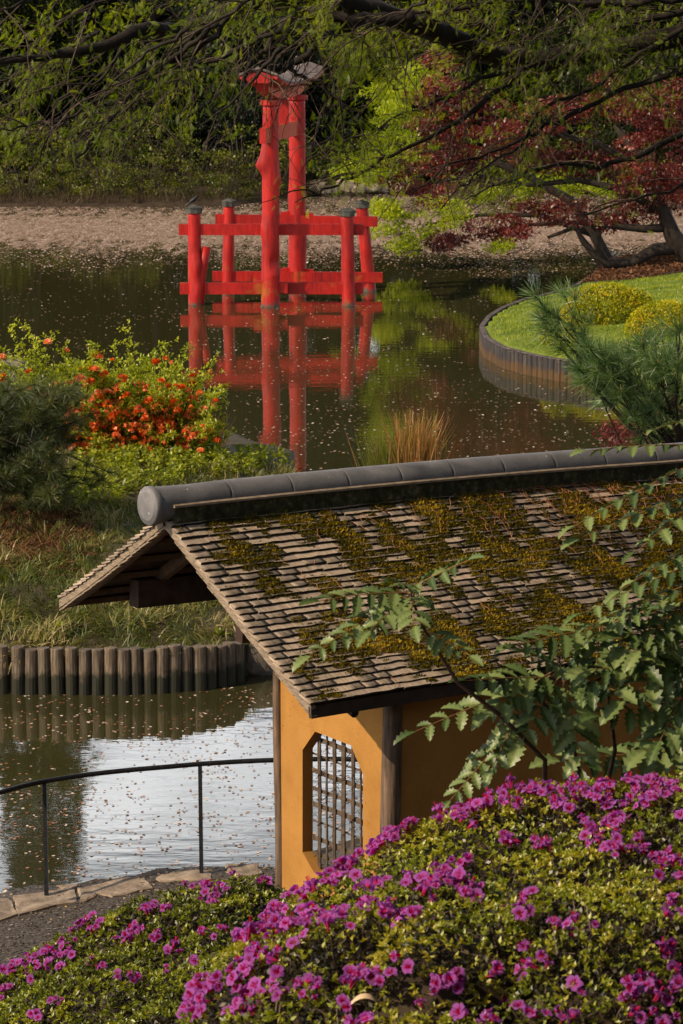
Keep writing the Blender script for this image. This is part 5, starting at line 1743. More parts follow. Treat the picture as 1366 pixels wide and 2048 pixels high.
def weeds():
    P = []; 
    for (x, y, rx, ry, n) in [(440, 935, 100, 22, 90), (300, 950, 70, 40, 100), (210, 965, 70, 50, 90), (520, 930, 60, 12, 30), (380, 920, 60, 15, 40), (150, 1000, 40, 30, 30), (250, 920, 80, 20, 50)]:
        for _ in range(n):
            a = random.uniform(0, 6.28); r = math.sqrt(random.random())
            P.append(on_left(x + rx * r * math.cos(a), y + ry * r * math.sin(a), 1.0))
    P = np.array(P); P = P[P[:, 2] > .3]; n = len(P); k = 16
    Pr = np.repeat(P, k, axis=0) + np.c_[RNG.normal(0, .03, (n * k, 2)), RNG.uniform(0, .28, n * k)]
    D = norm(np.c_[RNG.normal(0, 1, (n * k, 2)), RNG.uniform(.2, 1.1, n * k)])
    X, Y, Z = frames(D, RNG.normal(0, .4, n * k))
    o = scatter('weeds', *LEAF2, Pr, X, Y, Z, RNG.uniform(.06, .13, n * k), M['weed'], None)
    tag(o, 'bright green leafy weeds on the bank above the ridge tiles', 'weeds', None, 'stuff')
weeds()
for (x, y, lb) in ((118, 1288, 'small bright green weed on the bank edge above the left logs'), (437, 1275, 'bright green dandelion like weed above the right end of the logs')):
    p = on_left(x, y, .6); n = 34
    D = norm(np.c_[RNG.normal(0, 1, (n, 2)), RNG.uniform(.3, 1.4, n)])
    X, Y, Z = frames(D, RNG.normal(0, .3, n))
    o = scatter('weed_plant', *LEAF2, np.tile(p, (n, 1)), X, Y, Z, RNG.uniform(.10, .2, n), M['weed'], None)
    tag(o, lb, 'weed')

n = 5200
P = np.array([on_left(random.uniform(-30, 175) , random.gauss(1065, 34), .9) for _ in range(n)])
D = norm(np.c_[RNG.normal(0, 1, (n, 2)), RNG.uniform(0, .5, n)]); X, Y, Z = frames(D, RNG.uniform(0, 6, n))
M['litter'] = leaf_mat('pine_litter', [(0, (.05, .022, .012)), (.6, (.12, .055, .03)), (1, (.22, .12, .06))], .1, .0)
o = scatter('pine_litter', [(-.03, 0, 0), (.03, 0, 0), (.01, 1, .05), (-.01, 1, .05)], [(0, 1, 2, 3)], P + [0, 0, .05], X, Y, Z, RNG.uniform(.12, .28, n), M['litter'], None)
tag(o, 'reddish brown dead needle litter on the bank under the left pine', 'litter', None, 'stuff')

# ------------------------------------------------------------------ shrub / tree builders
def lobe_points(lobes, n_per, shell=.55):
    out = []; nn = []
    for (c, r) in lobes:
        c = np.array(c, float); r = np.array(r, float)
        n = max(4, int(n_per * (r[0] * r[1] * r[2]) ** (2 / 3)))
        d = randdir(n)
        rad = (shell + (1 - shell) * RNG.random(n) ** .5)[:, None]
        out.append(c + d * r * rad); nn.append(d)
    return np.vstack(out), np.vstack(nn)
def foliage(name, P, N_, size, mat, root, up=.25, col_sc=.5, tmpl=LEAF, spread=.9, cseed=0.0, cbase=.5):
    n = len(P)
    D = norm(N_ * .5 + randdir(n) * spread + np.array([0, 0, up]))
    X, Y, Z = frames(D, RNG.uniform(-1, 1, n))
    cl = np.array([mnoise.noise(Vector((float(p[0]) * col_sc + cseed, float(p[1]) * col_sc, float(p[2]) * col_sc))) for p in P])
    col = np.clip(cbase + cl * .5 + RNG.normal(0, .2, n), 0, 1)
    return scatter(name, *tmpl, P, X, Y, Z, size * RNG.uniform(.6, 1.3, n), mat, root, col, 'stuff')

# ------------------------------------------------------------------ flowering quince
def quince():
    base = on_left(270, 905, 1.0)
    root = empty('flowering_quince', tuple(base))
    tag(root, 'wide lime green shrub covered with orange blossoms on the left bank', 'shrub')
    Y0 = base[1]
    tips = []
    # arching shoots that reach given tips
    spec = [(-20, 720), (10, 735), (40, 745), (0, 700), (70, 700), (130, 730), (160, 740), (90, 745), (180, 720), (20, 665), (55, 660), (-30, 700), (100, 690), (150, 720), (190, 690), (230, 700), (262, 665), (300, 705), (330, 685), (300, 720), (370, 700), (345, 735), (413, 735), (390, 770), (440, 775), (445, 810), (405, 790), (350, 780), (455, 880), (440, 850), (400, 840),
            (120, 760), (60, 730), (200, 750), (250, 760), (280, 790), (330, 830), (220, 830), (170, 850), (130, 870), (100, 830), (300, 870), (370, 880), (240, 880), (60, 800), (10, 760), (150, 800), (190, 880), (350, 850), (270, 720), (320, 760), (90, 880)]
    wood = MB(); LP = []; LN = []; FP = []
    for (x, y) in spec + [(random.uniform(60, 430), random.uniform(735, 890)) for _ in range(130)]:
        Yt = Y0 + random.uniform(-1.2, 1.2)
        t = at_y(x, y, Yt)
        b = base + [random.uniform(-.8, .7) + (t[0] - base[0]) * .35, random.uniform(-.3, .3), -.05]
        mid = (b + t) / 2 + [(t[0] - b[0]) * -.12, 0, abs(t[0] - b[0]) * .12 + .1]
        pts = []
        for i in range(9):
            f = i / 8
            pts.append(b * (1 - f) ** 2 + mid * 2 * f * (1 - f) + t * f * f + RNG.normal(0, .025, 3))
        wood.tube(pts, np.linspace(.02, .004, 9), 5, cap=False)
        for i in range(2, 9):
            k = 26
            f = RNG.random(k)[:, None]
            q = pts[i - 1] * (1 - f) + pts[i] * f
            LP.append(q + RNG.normal(0, .04, (k, 3))); LN.append(randdir(k))
            # side sprigs
            for _ in range(3):
                d = randdir(1)[0] * [1, 1, .6] + [0, 0, .45]
                L = random.uniform(.12, .30)
                kk = 14
                g = RNG.random(kk)[:, None]
                LP.append(pts[i] + d * L * g + RNG.normal(0, .012, (kk, 3))); LN.append(np.tile(d, (kk, 1)))
                wood.tube([pts[i], pts[i] + d * L], [.005, .003], 3, cap=False)
            if i >= 2:
                pr = .6 if y > 760 else .5
                if random.random() < pr: FP.append(pts[i] + RNG.normal(0, .05, 3))
                if random.random() < pr * (.9 if i < 6 else .4): FP.append(pts[i] + RNG.normal(0, .12, 3))
    LP = np.vstack(LP); LN = np.vstack(LN)
    foliage('leaves', LP, LN, .062, M['quince'], root, up=.5, col_sc=1.5, tmpl=LEAF2, cbase=.58)
    wood.build('branches', M['bark'], root)
    # blossoms: balls of ruffled petals
    fv = []; 
    def blossom_mesh(v):
        n = 26
        d = randdir(n); d[:, 2] = np.abs(d[:, 2]) * .8 + .1; d = norm(d)
        X, Y, Z = frames(d, RNG.uniform(0, 6, n))
        T = np.array([(-.5, 0, 0), (.5, 0, 0), (.55, .8, .15), (-.55, .8, .15)]); 
        V = d[:, None, :] * .35 + (T[None, :, 0, None] * X[:, None] + T[None, :, 1, None] * Y[:, None] + T[None, :, 2, None] * Z[:, None]) * .62
        Fc = (np.array([[0, 1, 2, 3]])[None] + (np.arange(n) * 4)[:, None, None]).reshape(-1, 4)
        me = mesh_np('blossom', V.reshape(-1, 3), Fc, np.repeat(np.clip(.2 + .2 * v + RNG.normal(0, .2, n), 0, 1), 4))
        me.materials.append(M['qflower']); return me
    bm_ = [blossom_mesh(v) for v in range(5)]
    Winv = WM(root).inverted()
    FP = sorted(FP, key=lambda p: p[1])
    FP = FP[:max(298, int(len(FP) * .42))]; print('quince', len(FP))
    random.shuffle(FP)
    for i, p in enumerate(FP[:298]):
        o = bpy.data.objects.new('blossom', bm_[i % 5])
        o.parent = root; o.matrix_parent_inverse = Winv
        s = random.uniform(.05, .105)
        pp = p + np.array([0, -random.uniform(0, .35), 0])
        o.matrix_basis = Matrix.Translation(Vector(pp)) @ Matrix.Rotation(random.uniform(0, 6.28), 4, 'Z') @ Matrix.Rotation(random.uniform(-1, .6), 4, 'X') @ Matrix.Diagonal((s, s, s, 1))
        COL.objects.link(o)
    # the low blossoms in the shaded heart, too many to tell apart
    q = []
    for _ in range(520):
        x = random.gauss(235, 95); y = random.gauss(850, 38)
        if 60 < x < 430 and 760 < y < 915: q.append(at_y(x, y, Y0 + random.uniform(-1.0, .6)))
    q = np.array(q); k = 7
    Pq = np.repeat(q, k, axis=0) + RNG.normal(0, .028, (len(q) * k, 3))
    X, Y, Z = frames(randdir(len(Pq)), RNG.uniform(0, 6, len(Pq)))
    T2 = ([(-.5, 0, 0), (.5, 0, 0), (.5, 1, .15), (-.5, 1, .15)], [(0, 1, 2, 3)])
    scatter('low_blossoms', *T2, Pq, X, Y, Z, RNG.uniform(.03, .05, len(Pq)), M['qflower'], root, np.clip(RNG.normal(.35, .25, len(Pq)), 0, 1), 'stuff')
    # shaded interior leaves
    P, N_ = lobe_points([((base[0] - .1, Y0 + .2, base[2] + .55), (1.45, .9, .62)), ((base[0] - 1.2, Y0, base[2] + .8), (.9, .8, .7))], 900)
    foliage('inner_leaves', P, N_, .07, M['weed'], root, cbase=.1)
quince()

# ------------------------------------------------------------------ pines
def tuft(P, D, L, mat, root, per=70, name='needles', spread=.75):
    P = np.asarray(P); D = np.asarray(D); n = len(P)
    Pr = np.repeat(P, per, axis=0) + np.repeat(D, per, axis=0) * RNG.uniform(-.35, .15, (n * per, 1)) * L
    Dr = norm(np.repeat(D, per, axis=0) * RNG.uniform(.1, 1.2, (n * per, 1)) + randdir(n * per) * spread)
    Dr[:, 2] -= .10; Dr = norm(Dr)
    X, Y, Z = frames(Dr, RNG.uniform(0, 6, n * per))
    col = np.clip(np.repeat(RNG.uniform(.1, .8, n), per) + RNG.normal(0, .2, n * per), 0, 1)
    NE = ([(-.014, 0, 0), (.014, 0, 0), (.011, .5, -.02), (-.011, .5, -.02), (.004, 1, -.10), (-.004, 1, -.10)], [(0, 1, 2, 3), (3, 2, 4, 5)])
    return scatter(name, *NE, Pr, X, Y, Z, np.repeat(L * RNG.uniform(.8, 1.2, n), per) * RNG.uniform(.8, 1.15, n * per), mat, root, col, 'stuff')
def pine(label, base, tips, L, mat, per, trunk_r=.09, extra=None, spread=.75, nm='pine_tree'):
    root = empty(nm, tuple(base))
    tag(root, label, 'pine')
    wood = MB(); base = np.array(base, float)
    P = []; D = []
    zt = max(t[2] for t in tips)
    cx = np.mean([t[0] for t in tips]); cy = np.mean([t[1] for t in tips])
    trunk = [base, base + [(cx - base[0]) * .3, (cy - base[1]) * .3, (zt - base[2]) * .4], np.array([base[0] * .4 + cx * .6, base[1] * .4 + cy * .6, base[2] + (zt - base[2]) * .8])]
    MB().tube(trunk, [trunk_r, trunk_r * .8, trunk_r * .4], 9, rough=.08).build('trunk', M['bark'], root, smooth=True)
    for t in tips:
        t = np.array(t, float)
        f = random.uniform(.3, .9)
        s = trunk[0] * (1 - f) + trunk[2] * f
        m = (s + t) / 2 + RNG.normal(0, .1, 3) + [0, 0, -.12]
        pts = [s, (s + m) / 2 + RNG.normal(0, .05, 3), m, (m + t) / 2 + [0, 0, -.02], t]
        wood.tube(pts, [.020, .017, .013, .010, .007], 5, cap=False)
        d = norm((t - m)[None] * [1, 1, .6] + [0, 0, .25])[0]
        P.append(t); D.append(d)
        for _ in range(3):
            q = t - d * random.uniform(.1, .5) + RNG.normal(0, .10, 3)
            P.append(q); D.append(norm((d + RNG.normal(0, .5, 3) + [0, 0, .3])[None])[0])
            wood.tube([t - d * .45, q], [.009, .006], 4, cap=False)
    wood.build('branches', M['bark'], root)
    P = np.array(P); D = np.array(D)
    tuft(P, D, L, mat, root, per, spread=spread)
    mb = MB()
    for p_, d_ in zip(P, D):
        if random.random() < .5: mb.tube([p_, p_ + (d_ * .4 + np.array([0, 0, .8])) * L * .38], [.011, .004], 5)
    mb.build('candles', rough_mat('pine_candle', [(.3, (.20, .13, .05)), (.7, (.38, .26, .12))], 8, bmp=0), root)['kind'] = 'stuff'
tp = [at_y(1070, 592, 37), at_y(1128, 590, 37.5), at_y(1088, 640, 37), at_y(1145, 655, 37.3), at_y(1175, 690, 37), at_y(1125, 700, 37), at_y(1200, 730, 36.5), at_y(1160, 740, 36.5)]
for _ in range(40):
    x = random.uniform(1170, 1440); lo = np.interp(x, [1165, 1210, 1366, 1440], [690, 670, 660, 640]); hi = np.interp(x, [1165, 1240, 1366, 1440], [760, 800, 850, 860])
    tp.append(at_y(x, random.uniform(lo, hi), random.uniform(36, 39)))
pine('bluish green long needled pine branching in front of the lawn mound', (4.9, 37.5, .5), tp, .24, M['pine_fresh'], 74)
tp = [at_y(random.uniform(-70, 150), random.uniform(778, 1000), random.uniform(42, 44.5)) for _ in range(120)] + [at_y(150, 770, 43), at_y(170, 795, 43), at_y(180, 830, 43), at_y(120, 770, 43), at_y(70, 768, 43), at_y(20, 765, 43), at_y(200, 960, 43), at_y(220, 945, 42.8)]
pb = on_left(-120, 1010, .9)
pine('dark drooping pine at the left edge in front of the orange shrub', pb, tp, .20, M['pine'], 90)

# ------------------------------------------------------------------ reeds standing in the pond
def reeds():
    b = at_z(815, 962, 0)
    root = empty('reed_clump', tuple(b))
    tag(root, 'clump of green and rust coloured reeds standing in the water behind the ridge', 'reeds')
    n = 900
    left = RNG.random(n) < .35
    P = np.c_[b[0] + np.where(left, RNG.normal(-.40, .16, n), RNG.normal(.12, .17, n)), b[1] + RNG.normal(0, .25, n), np.zeros(n)]
    D = norm(np.c_[(P[:, 0] - b[0]) * .4 + RNG.normal(0, .15, n), RNG.normal(0, .15, n), np.full(n, 1.0)])
    X, Y, Z = frames(D, RNG.uniform(0, 6, n))
    RB = ([(-.008, 0, 0), (.008, 0, 0), (.006, .6, .03), (-.006, .6, .03), (.002, 1, .14), (-.002, 1, .14)], [(0, 1, 2, 3), (3, 2, 4, 5)])
    S = np.where(left, RNG.uniform(.4, 1.0, n), RNG.uniform(.6, 1.35, n))
    scatter('blades', *RB, P, X, Y, Z, S, M['reed'], root, np.where(left, RNG.uniform(.1, .55, n), RNG.uniform(.35, 1, n)), 'stuff')
    MB().box(b + [0, 0, -.08], 1.3, .6, .2, jit=.03).build('root_mat', M['soil'], root)
reeds()
b = on_left(432, 905, .5); n = 130
D = norm(np.c_[RNG.normal(0.1, .2, n), RNG.normal(0, .2, n), np.ones(n)]); X, Y, Z = frames(D, RNG.uniform(0, 6, n))
o = scatter('dry_reed_tuft', [(-.008, 0, 0), (.008, 0, 0), (.002, 1, .1), (-.002, 1, .1)], [(0, 1, 2, 3)], np.tile(b, (n, 1)) + RNG.normal(0, .06, (n, 3)) * [1, 1, 0], X, Y, Z, RNG.uniform(.3, .75, n), M['reed'], None, RNG.uniform(.6, 1, n))
tag(o, 'small tuft of dry brown reeds at the right foot of the orange flowered shrub', 'reeds')

# ------------------------------------------------------------------ lawn mound: grass, gold shrubs
n = 60000
P = np.c_[RNG.uniform(3, 13, n), RNG.uniform(64, 92, n), np.zeros(n)]; P[:, 2] = h_right(P[:, 0], P[:, 1])
P = P[(P[:, 2] > .5) & (P[:, 1] < 84.2 + (P[:, 0] - 7.5) * .15)]; n = len(P)
D = norm(np.c_[RNG.normal(0, .5, (n, 2)), np.ones(n)]); X, Y, Z = frames(D, RNG.uniform(0, 6, n))
cl = np.array([mnoise.noise(Vector((p[0] * 1.2, p[1] * 1.2, 2.0))) for p in P])
o = scatter('lawn_grass', [(-.2, 0, 0), (.2, 0, 0), (.06, 1, .1), (-.06, 1, .1)], [(0, 1, 2, 3)], P, X, Y, Z, RNG.uniform(.03, .07, n), M['lawn_blade'], None, np.clip(.5 + cl * .6 + RNG.normal(0, .2, n), 0, 1))
tag(o, 'short bright green grass on the lawn mound', 'grass', None, 'stuff')
n = 9000
P = np.c_[RNG.uniform(6, 13.5, n), RNG.uniform(83, 93, n), np.zeros(n)]; P[:, 2] = h_bed(P[:, 0], P[:, 1]) + .02
P = P[P[:, 2] > .5]; n = len(P)
D = norm(np.c_[RNG.normal(0, 1, (n, 2)), RNG.uniform(0, .8, n)]); X, Y, Z = frames(D, RNG.uniform(0, 6, n))
o = scatter('leaf_litter', [(-.3, 0, 0), (.3, 0, 0), (.1, 1, .1), (-.1, 1, .1)], [(0, 1, 2, 3)], P, X, Y, Z, RNG.uniform(.05, .13, n), M['litter'], None)
tag(o, 'brown leaf litter on the soil under the red maple', 'litter', None, 'stuff')
def gold(label, lobes, nper=9000):
    c = lobes[0][0]
    root = empty('gold_shrub', (c[0], c[1], c[2] - lobes[0][1][2]))
    tag(root, label, 'shrub', 'yellow clipped mounds on the lawn')
    P, N_ = lobe_points(lobes, nper, .9)
    foliage('leaves', P, N_, .06, M['gold'], root, up=.3, col_sc=1.6, spread=.8, cbase=.6)
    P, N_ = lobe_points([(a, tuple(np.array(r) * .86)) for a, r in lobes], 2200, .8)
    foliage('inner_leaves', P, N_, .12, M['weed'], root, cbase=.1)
    MB().tube([(c[0], c[1], c[2] - lobes[0][1][2]), (c[0], c[1], c[2])], [.06, .03], 6).build('stem', M['bark'], root)
def lob(px, py, Y, rx, rz, ry=None):
    c = at_y(px, py, Y); s = Y / F_PX
    return (c, (rx * s, (ry or rx * s), rz * s))
gold('rounded yellow shrub, the left one of two on the lawn mound', [lob(1215, 618, 72, 86, 50, 1.0), lob(1165, 628, 72, 42, 32, .6), lob(1265, 615, 72, 44, 36, .7)])
gold('rounded yellow shrub at the right edge of the lawn mound', [lob(1330, 662, 69.5, 80, 60, 1.0), lob(1390, 655, 69.5, 60, 50, 1.0)])
gold('low loose yellow green shrub behind the pine at the plank edging', [lob(1120, 672, 69, 40, 34, .6), lob(1150, 690, 68.5, 34, 26, .5)], 2500)

# ------------------------------------------------------------------ maples
def limb(mb, pxs, Y, r0, r1, n=7):
    P = [at_y(x, y, Y + (d[0] if d else 0)) for x, y, *d in pxs]
    mb.tube(P, np.linspace(r0, r1, len(P)), n, rough=.06)
    return P
def maple_tree(label, name, mat, Y, lobes_px, limbs, size, nper, depth=1.2, base=None, cb=.5, flat=1.0):
    root = empty(name, tuple(base))
    tag(root, label, 'maple')
    tr = MB()
    for i, (pxs, r0, r1) in enumerate(limbs):
        mb = MB(); limb(mb, pxs, Y, r0, r1)
        mb.build('trunk' if i == 0 else 'limb', M['bark'], root, smooth=True)
    lobes = []
    tw = MB()
    for (x, y, rx, ry) in lobes_px:
        Yc = Y + random.uniform(-depth, depth)
        c = at_y(x, y, Yc); s = Yc / F_PX
        # break each lobe in many small flat clumps
        m = max(6, int(rx * ry / 170))
        for _ in range(m):
            d = randdir(1)[0] * [rx * s, .9, ry * s * flat] * random.random() ** .4
            rr = random.uniform(.28, .55)
            lobes.append((c + d, (rr, rr, rr * .32)))
            if random.random() < .6: tw.tube([c + d, c + d * .3 + [.25, 0, -.1], c + [.5, 0, -.15]], [.008, .014, .02], 3, cap=False)
    P, N_ = lobe_points(lobes, nper, .4)
    foliage('leaves', P, N_, size, mat, root, up=-.1, col_sc=.6, spread=.9, cbase=cb)
    tw.build('twigs', M['bark'], root)['kind'] = 'stuff'
RED = [(900, 130, 50, 40), (885, 190, 60, 35), (850, 245, 45, 25), (960, 215, 60, 40), (1030, 250, 60, 40), (1120, 230, 70, 50), (1200, 200, 60, 50), (1290, 230, 70, 60), (1360, 220, 50, 70),
       (840, 320, 55, 35), (808, 372, 36, 34), (900, 310, 60, 40), (960, 320, 50, 35), (870, 385, 45, 20), (1060, 320, 70, 35), (1180, 320, 80, 50), (1290, 330, 80, 60), (1370, 330, 50, 60),
       (1010, 438, 60, 18), (1085, 412, 70, 28), (950, 462, 50, 16), (1030, 462, 36, 12), (1180, 420, 90, 26), (1290, 415, 80, 34), (1366, 400, 50, 50), (880, 492, 26, 10), (905, 475, 30, 10), (1120, 440, 50, 16), (1240, 445, 50, 14), (925, 250, 40, 30)]
maple_tree('dark red japanese maple with low twisted trunk leaning over the pond', 'red_maple', M['maple'], 88, RED,
           [([(1420, 545), (1366, 500), (1345, 470), (1330, 430), (1290, 330), (1230, 250)], .38, .10),
            ([(1366, 495), (1310, 500), (1265, 525), (1215, 527), (1185, 505), (1165, 480), (1150, 455), (1095, 475)], .22, .05), ([(1215, 527), (1195, 495), (1200, 465), (1182, 455)], .12, .05),
            ([(1350, 455), (1290, 458), (1230, 452), (1160, 445), (1050, 450), (960, 470)], .15, .03), ([(1330, 430), (1250, 380), (1160, 360), (1060, 370), (950, 350), (850, 370)], .14, .03),
            ([(1300, 350), (1200, 290), (1080, 260), (960, 240), (880, 200)], .12, .03)],
           .11, 1100, base=at_z(1420, 540, .9), cb=.5)
CH = [(800, 195, 50, 30), (760, 235, 45, 30), (830, 240, 40, 30), (775, 285, 55, 35), (830, 300, 40, 30), (728, 325, 40, 22), (790, 335, 45, 25), (700, 350, 30, 16), (830, 150, 20, 30), (760, 180, 20, 16),
      (795, 425, 40, 24), (840, 450, 50, 30), (785, 462, 40, 22), (815, 492, 40, 14), (760, 415, 24, 14), (900, 430, 60, 26), (960, 400, 60, 24), (1040, 380, 70, 24), (1110, 360, 60, 30), (1160, 380, 60, 24), (1000, 488, 20, 10), (1230, 385, 60, 20), (880, 400, 40, 20), (745, 358, 24, 12)]
maple_tree('chartreuse japanese maple behind the red one, hanging over the petals', 'green_maple', M['chartreuse'], 94, CH,
           [([(1230, 548), (1190, 470), (1140, 400), (1050, 350), (930, 300), (830, 250)], .22, .05), ([(1190, 470), (1080, 430), (960, 430), (850, 450)], .12, .03)],
           .12, 1000, base=at_z(1230, 548, .7), cb=.5)
LL = [(1310, 845, 55, 22), (1290, 868, 50, 14), (1360, 830, 60, 26), (1345, 862, 50, 18), (1262, 872, 22, 8), (1400, 850, 50, 30)]
maple_tree('small purple red laceleaf maple behind the right end of the ridge', 'laceleaf_maple', M['laceleaf'], 44, LL, [([(1330, 1120), (1330, 1000), (1335, 900), (1330, 860)], .06, .02)], .07, 1000, depth=.4, base=at_y(1330, 1120, 44))

# ------------------------------------------------------------------ far shore shrubs and forest
def crown_mesh(name, lobes, nper, size, mat, up=.2, cs=.35, tmpl=LEAF):
    P, N_ = lobe_points(lobes, nper, .45)
    n = len(P)
    D = norm(N_ * .5 + randdir(n) + np.array([0, 0, up])); X, Y, Z = frames(D, RNG.uniform(-1, 1, n))
    cl = np.array([mnoise.noise(Vector((float(p[0]) * cs, float(p[1]) * cs, float(p[2]) * cs))) for p in P])
    col = np.clip(.5 + cl * .6 + RNG.normal(0, .2, n), 0, 1)
    o = scatter(name, *tmpl, P, X, Y, Z, size * RNG.uniform(.6, 1.4, n), mat, None, col)
    me = o.data; bpy.data.objects.remove(o)
    return me
def lobes_tree(h, r, n, seed, zmin=.25):
    rs = random.Random(seed); L = []
    for i in range(n):
        f = zmin + (1 - zmin) * rs.random(); w = r * (1 - .55 * abs(f - .5) * 1.6)
        a = rs.uniform(0, 6.28); d = w * rs.random() ** .6
        q = rs.uniform(.16, .3) * r
        L.append(((math.cos(a) * d, math.sin(a) * d, h * f), (q, q, q * .7)))
    return L
def tree_mesh_trunk(h, r0, seed, spread):
    rs = random.Random(seed); mb = MB()
    top = h * .8
    mb.tube([(0, 0, -.3), (rs.uniform(-.2, .2), 0, h * .25), (rs.uniform(-.4, .4), rs.uniform(-.3, .3), h * .5), (0, 0, top)], [r0, r0 * .8, r0 * .55, r0 * .2], 8, rough=.08)
    for k in range(9):
        a = rs.uniform(0, 6.28); z = h * rs.uniform(.2, .7); L = spread * rs.uniform(.5, .95)
        mb.tube([(0, 0, z), (math.cos(a) * L * .5, math.sin(a) * L * .5, z + L * .3), (math.cos(a) * L, math.sin(a) * L, z + L * .45)], [r0 * .35, r0 * .2, r0 * .07], 5)
    return mb.mesh('trunk')
KINDS = []
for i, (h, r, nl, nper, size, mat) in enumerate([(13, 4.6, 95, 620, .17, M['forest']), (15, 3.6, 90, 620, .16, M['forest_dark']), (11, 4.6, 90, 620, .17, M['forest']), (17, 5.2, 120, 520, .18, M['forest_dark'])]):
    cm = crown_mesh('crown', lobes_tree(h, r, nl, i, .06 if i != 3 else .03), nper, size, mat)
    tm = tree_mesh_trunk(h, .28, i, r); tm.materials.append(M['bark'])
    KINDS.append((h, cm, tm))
KLAB = ['broad dark green tree', 'tall narrow blackish conifer', 'low spreading green tree', 'very large dark evergreen']
tree_spots = []
k = 0
for row, (Y, step, hmul) in enumerate(((134, 4.6, 1.0), (145, 5.2, 1.35), (158, 6.5, 1.5))):
    x = -Y * .135 - 5
    while x < Y * .135 + 6:
        px = 683 + x / Y * F_PX
        tree_spots.append((x + random.uniform(-.8, .8), Y + random.uniform(-2, 2), row, hmul * random.uniform(.85, 1.1)))
        x += step
ORD = 'first second third fourth fifth sixth seventh eighth ninth tenth eleventh twelfth thirteenth fourteenth fifteenth sixteenth'.split()
names_pos = ['far left', 'left', 'centre left', 'behind the gate', 'centre right', 'right', 'far right']
tree_spots.append((-15.6, 145, 1, 1.28))
for j, (x, Y, row, hm) in enumerate(tree_spots):
    kind = (j * 7 + row) % 4
    px = 683 + x / Y * F_PX
    if 430 < px < 760: kind = 1 if j % 2 else 3
    if 640 < px < 760: hm *= .62
    tall = j == len(tree_spots) - 1
    if tall: kind = 3
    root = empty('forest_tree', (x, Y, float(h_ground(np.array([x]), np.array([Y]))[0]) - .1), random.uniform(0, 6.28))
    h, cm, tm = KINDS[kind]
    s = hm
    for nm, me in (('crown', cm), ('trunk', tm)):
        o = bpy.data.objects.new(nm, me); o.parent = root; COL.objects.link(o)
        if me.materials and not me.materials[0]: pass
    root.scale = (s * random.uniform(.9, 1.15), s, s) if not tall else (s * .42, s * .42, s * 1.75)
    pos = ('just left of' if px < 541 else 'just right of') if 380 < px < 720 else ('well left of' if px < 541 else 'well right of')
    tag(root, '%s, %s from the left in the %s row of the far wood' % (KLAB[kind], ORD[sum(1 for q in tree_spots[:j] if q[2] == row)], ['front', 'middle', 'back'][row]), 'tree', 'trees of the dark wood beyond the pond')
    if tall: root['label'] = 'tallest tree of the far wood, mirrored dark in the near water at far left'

M['dead_twig'] = rough_mat('bush_stem', [(.3, (.02, .014, .01)), (.7, (.075, .055, .04))], 4, bmp=0, coord='Position')
SB = []
for i in range(3):
    rs = random.Random(40 + i); L = []
    for q in range(46):
        a = rs.uniform(0, 6.28); d = 1.9 * rs.random() ** .6; z = rs.uniform(.15, 3.2) * (1 - d / 3.4)
        rr = rs.uniform(.25, .5); L.append(((math.cos(a) * d, math.sin(a) * d, z), (rr, rr, rr * .6)))
    cm = crown_mesh('foliage', L, 420, .12, M['shore_bush'], cs=.9)
    mb = MB()
    for q in range(26):
        a = rs.uniform(0, 6.28); d = rs.uniform(.8, 2.2); h = rs.uniform(1.4, 3.4)
        mb.tube([(0.3 * math.cos(a), .3 * math.sin(a), -.1), (math.cos(a) * d * .5, math.sin(a) * d * .5, h * .6), (math.cos(a) * d, math.sin(a) * d, h * rs.uniform(.6, 1))], [.03, .02, .008], 4, cap=False)
    tm = mb.mesh('stems'); tm.materials.append(M['dead_twig'])
    SB.append((cm, tm))
j = 0
for row, (Y, step) in enumerate(((123.5, 1.75), (127.5, 2.1))):
    x = -17.0
    while x < (-3.6 if row == 0 else -2.2):
        i = j % 3
        px = 683 + x / Y * F_PX
        root = empty('shore_bush', (x, Y + random.uniform(-.5, .5), .2), random.uniform(0, 6.28))
        s = random.uniform(.85, 1.15) * (1.0 if row == 0 else 1.45) * (.72 if px > 430 else 1.0) * (.62 if row == 0 else .9)
        root.scale = (s * 1.1, s * 1.1, s)
        for nm, me in (('foliage', SB[i][0]), ('stems', SB[i][1])):
            o = bpy.data.objects.new(nm, me); o.parent = root; COL.objects.link(o)
        j += 1
        tag(root, '%s bush, %s from the left in the %s row on the far left bank' % (['olive green', 'mid green', 'yellowish green'][i], ORD[int(round((x + 17.0) / step))], ['front', 'back'][row]), 'bush', 'bushes along the far left bank')
        x += step
for i, (px, Y, s) in enumerate(sorted([(600, 133, .7), (650, 132, .62), (700, 133, .75), (820, 132, .9), (880, 133, 1.1), (960, 132, 1.2), (1050, 132, 1.3), (1150, 132, 1.3), (1250, 132, 1.4), (1350, 132, 1.5), (560, 132, .8), (750, 131.5, .6)])):
    root = empty('shore_bush', ((px - 683) / F_PX * Y, Y, .3), random.uniform(0, 6)); root.scale = (s, s, s)
    for nm, me in (('foliage', SB[i % 3][0]), ('stems', SB[i % 3][1])):
        o = bpy.data.objects.new(nm, me); o.parent = root; COL.objects.link(o)
    side = 'behind the pale shore stones' if px < 800 else 'behind the two maples'
    tag(root, 'green bush, %s from the left in the row behind the pale shore stones' % ORD[i], 'bush', 'bushes along the far right bank')

M['dead_stem'] = leaf_mat('dead_stem', [(0, (.02, .015, .008)), (.6, (.06, .045, .025)), (1, (.16, .12, .06))], .2, .0)
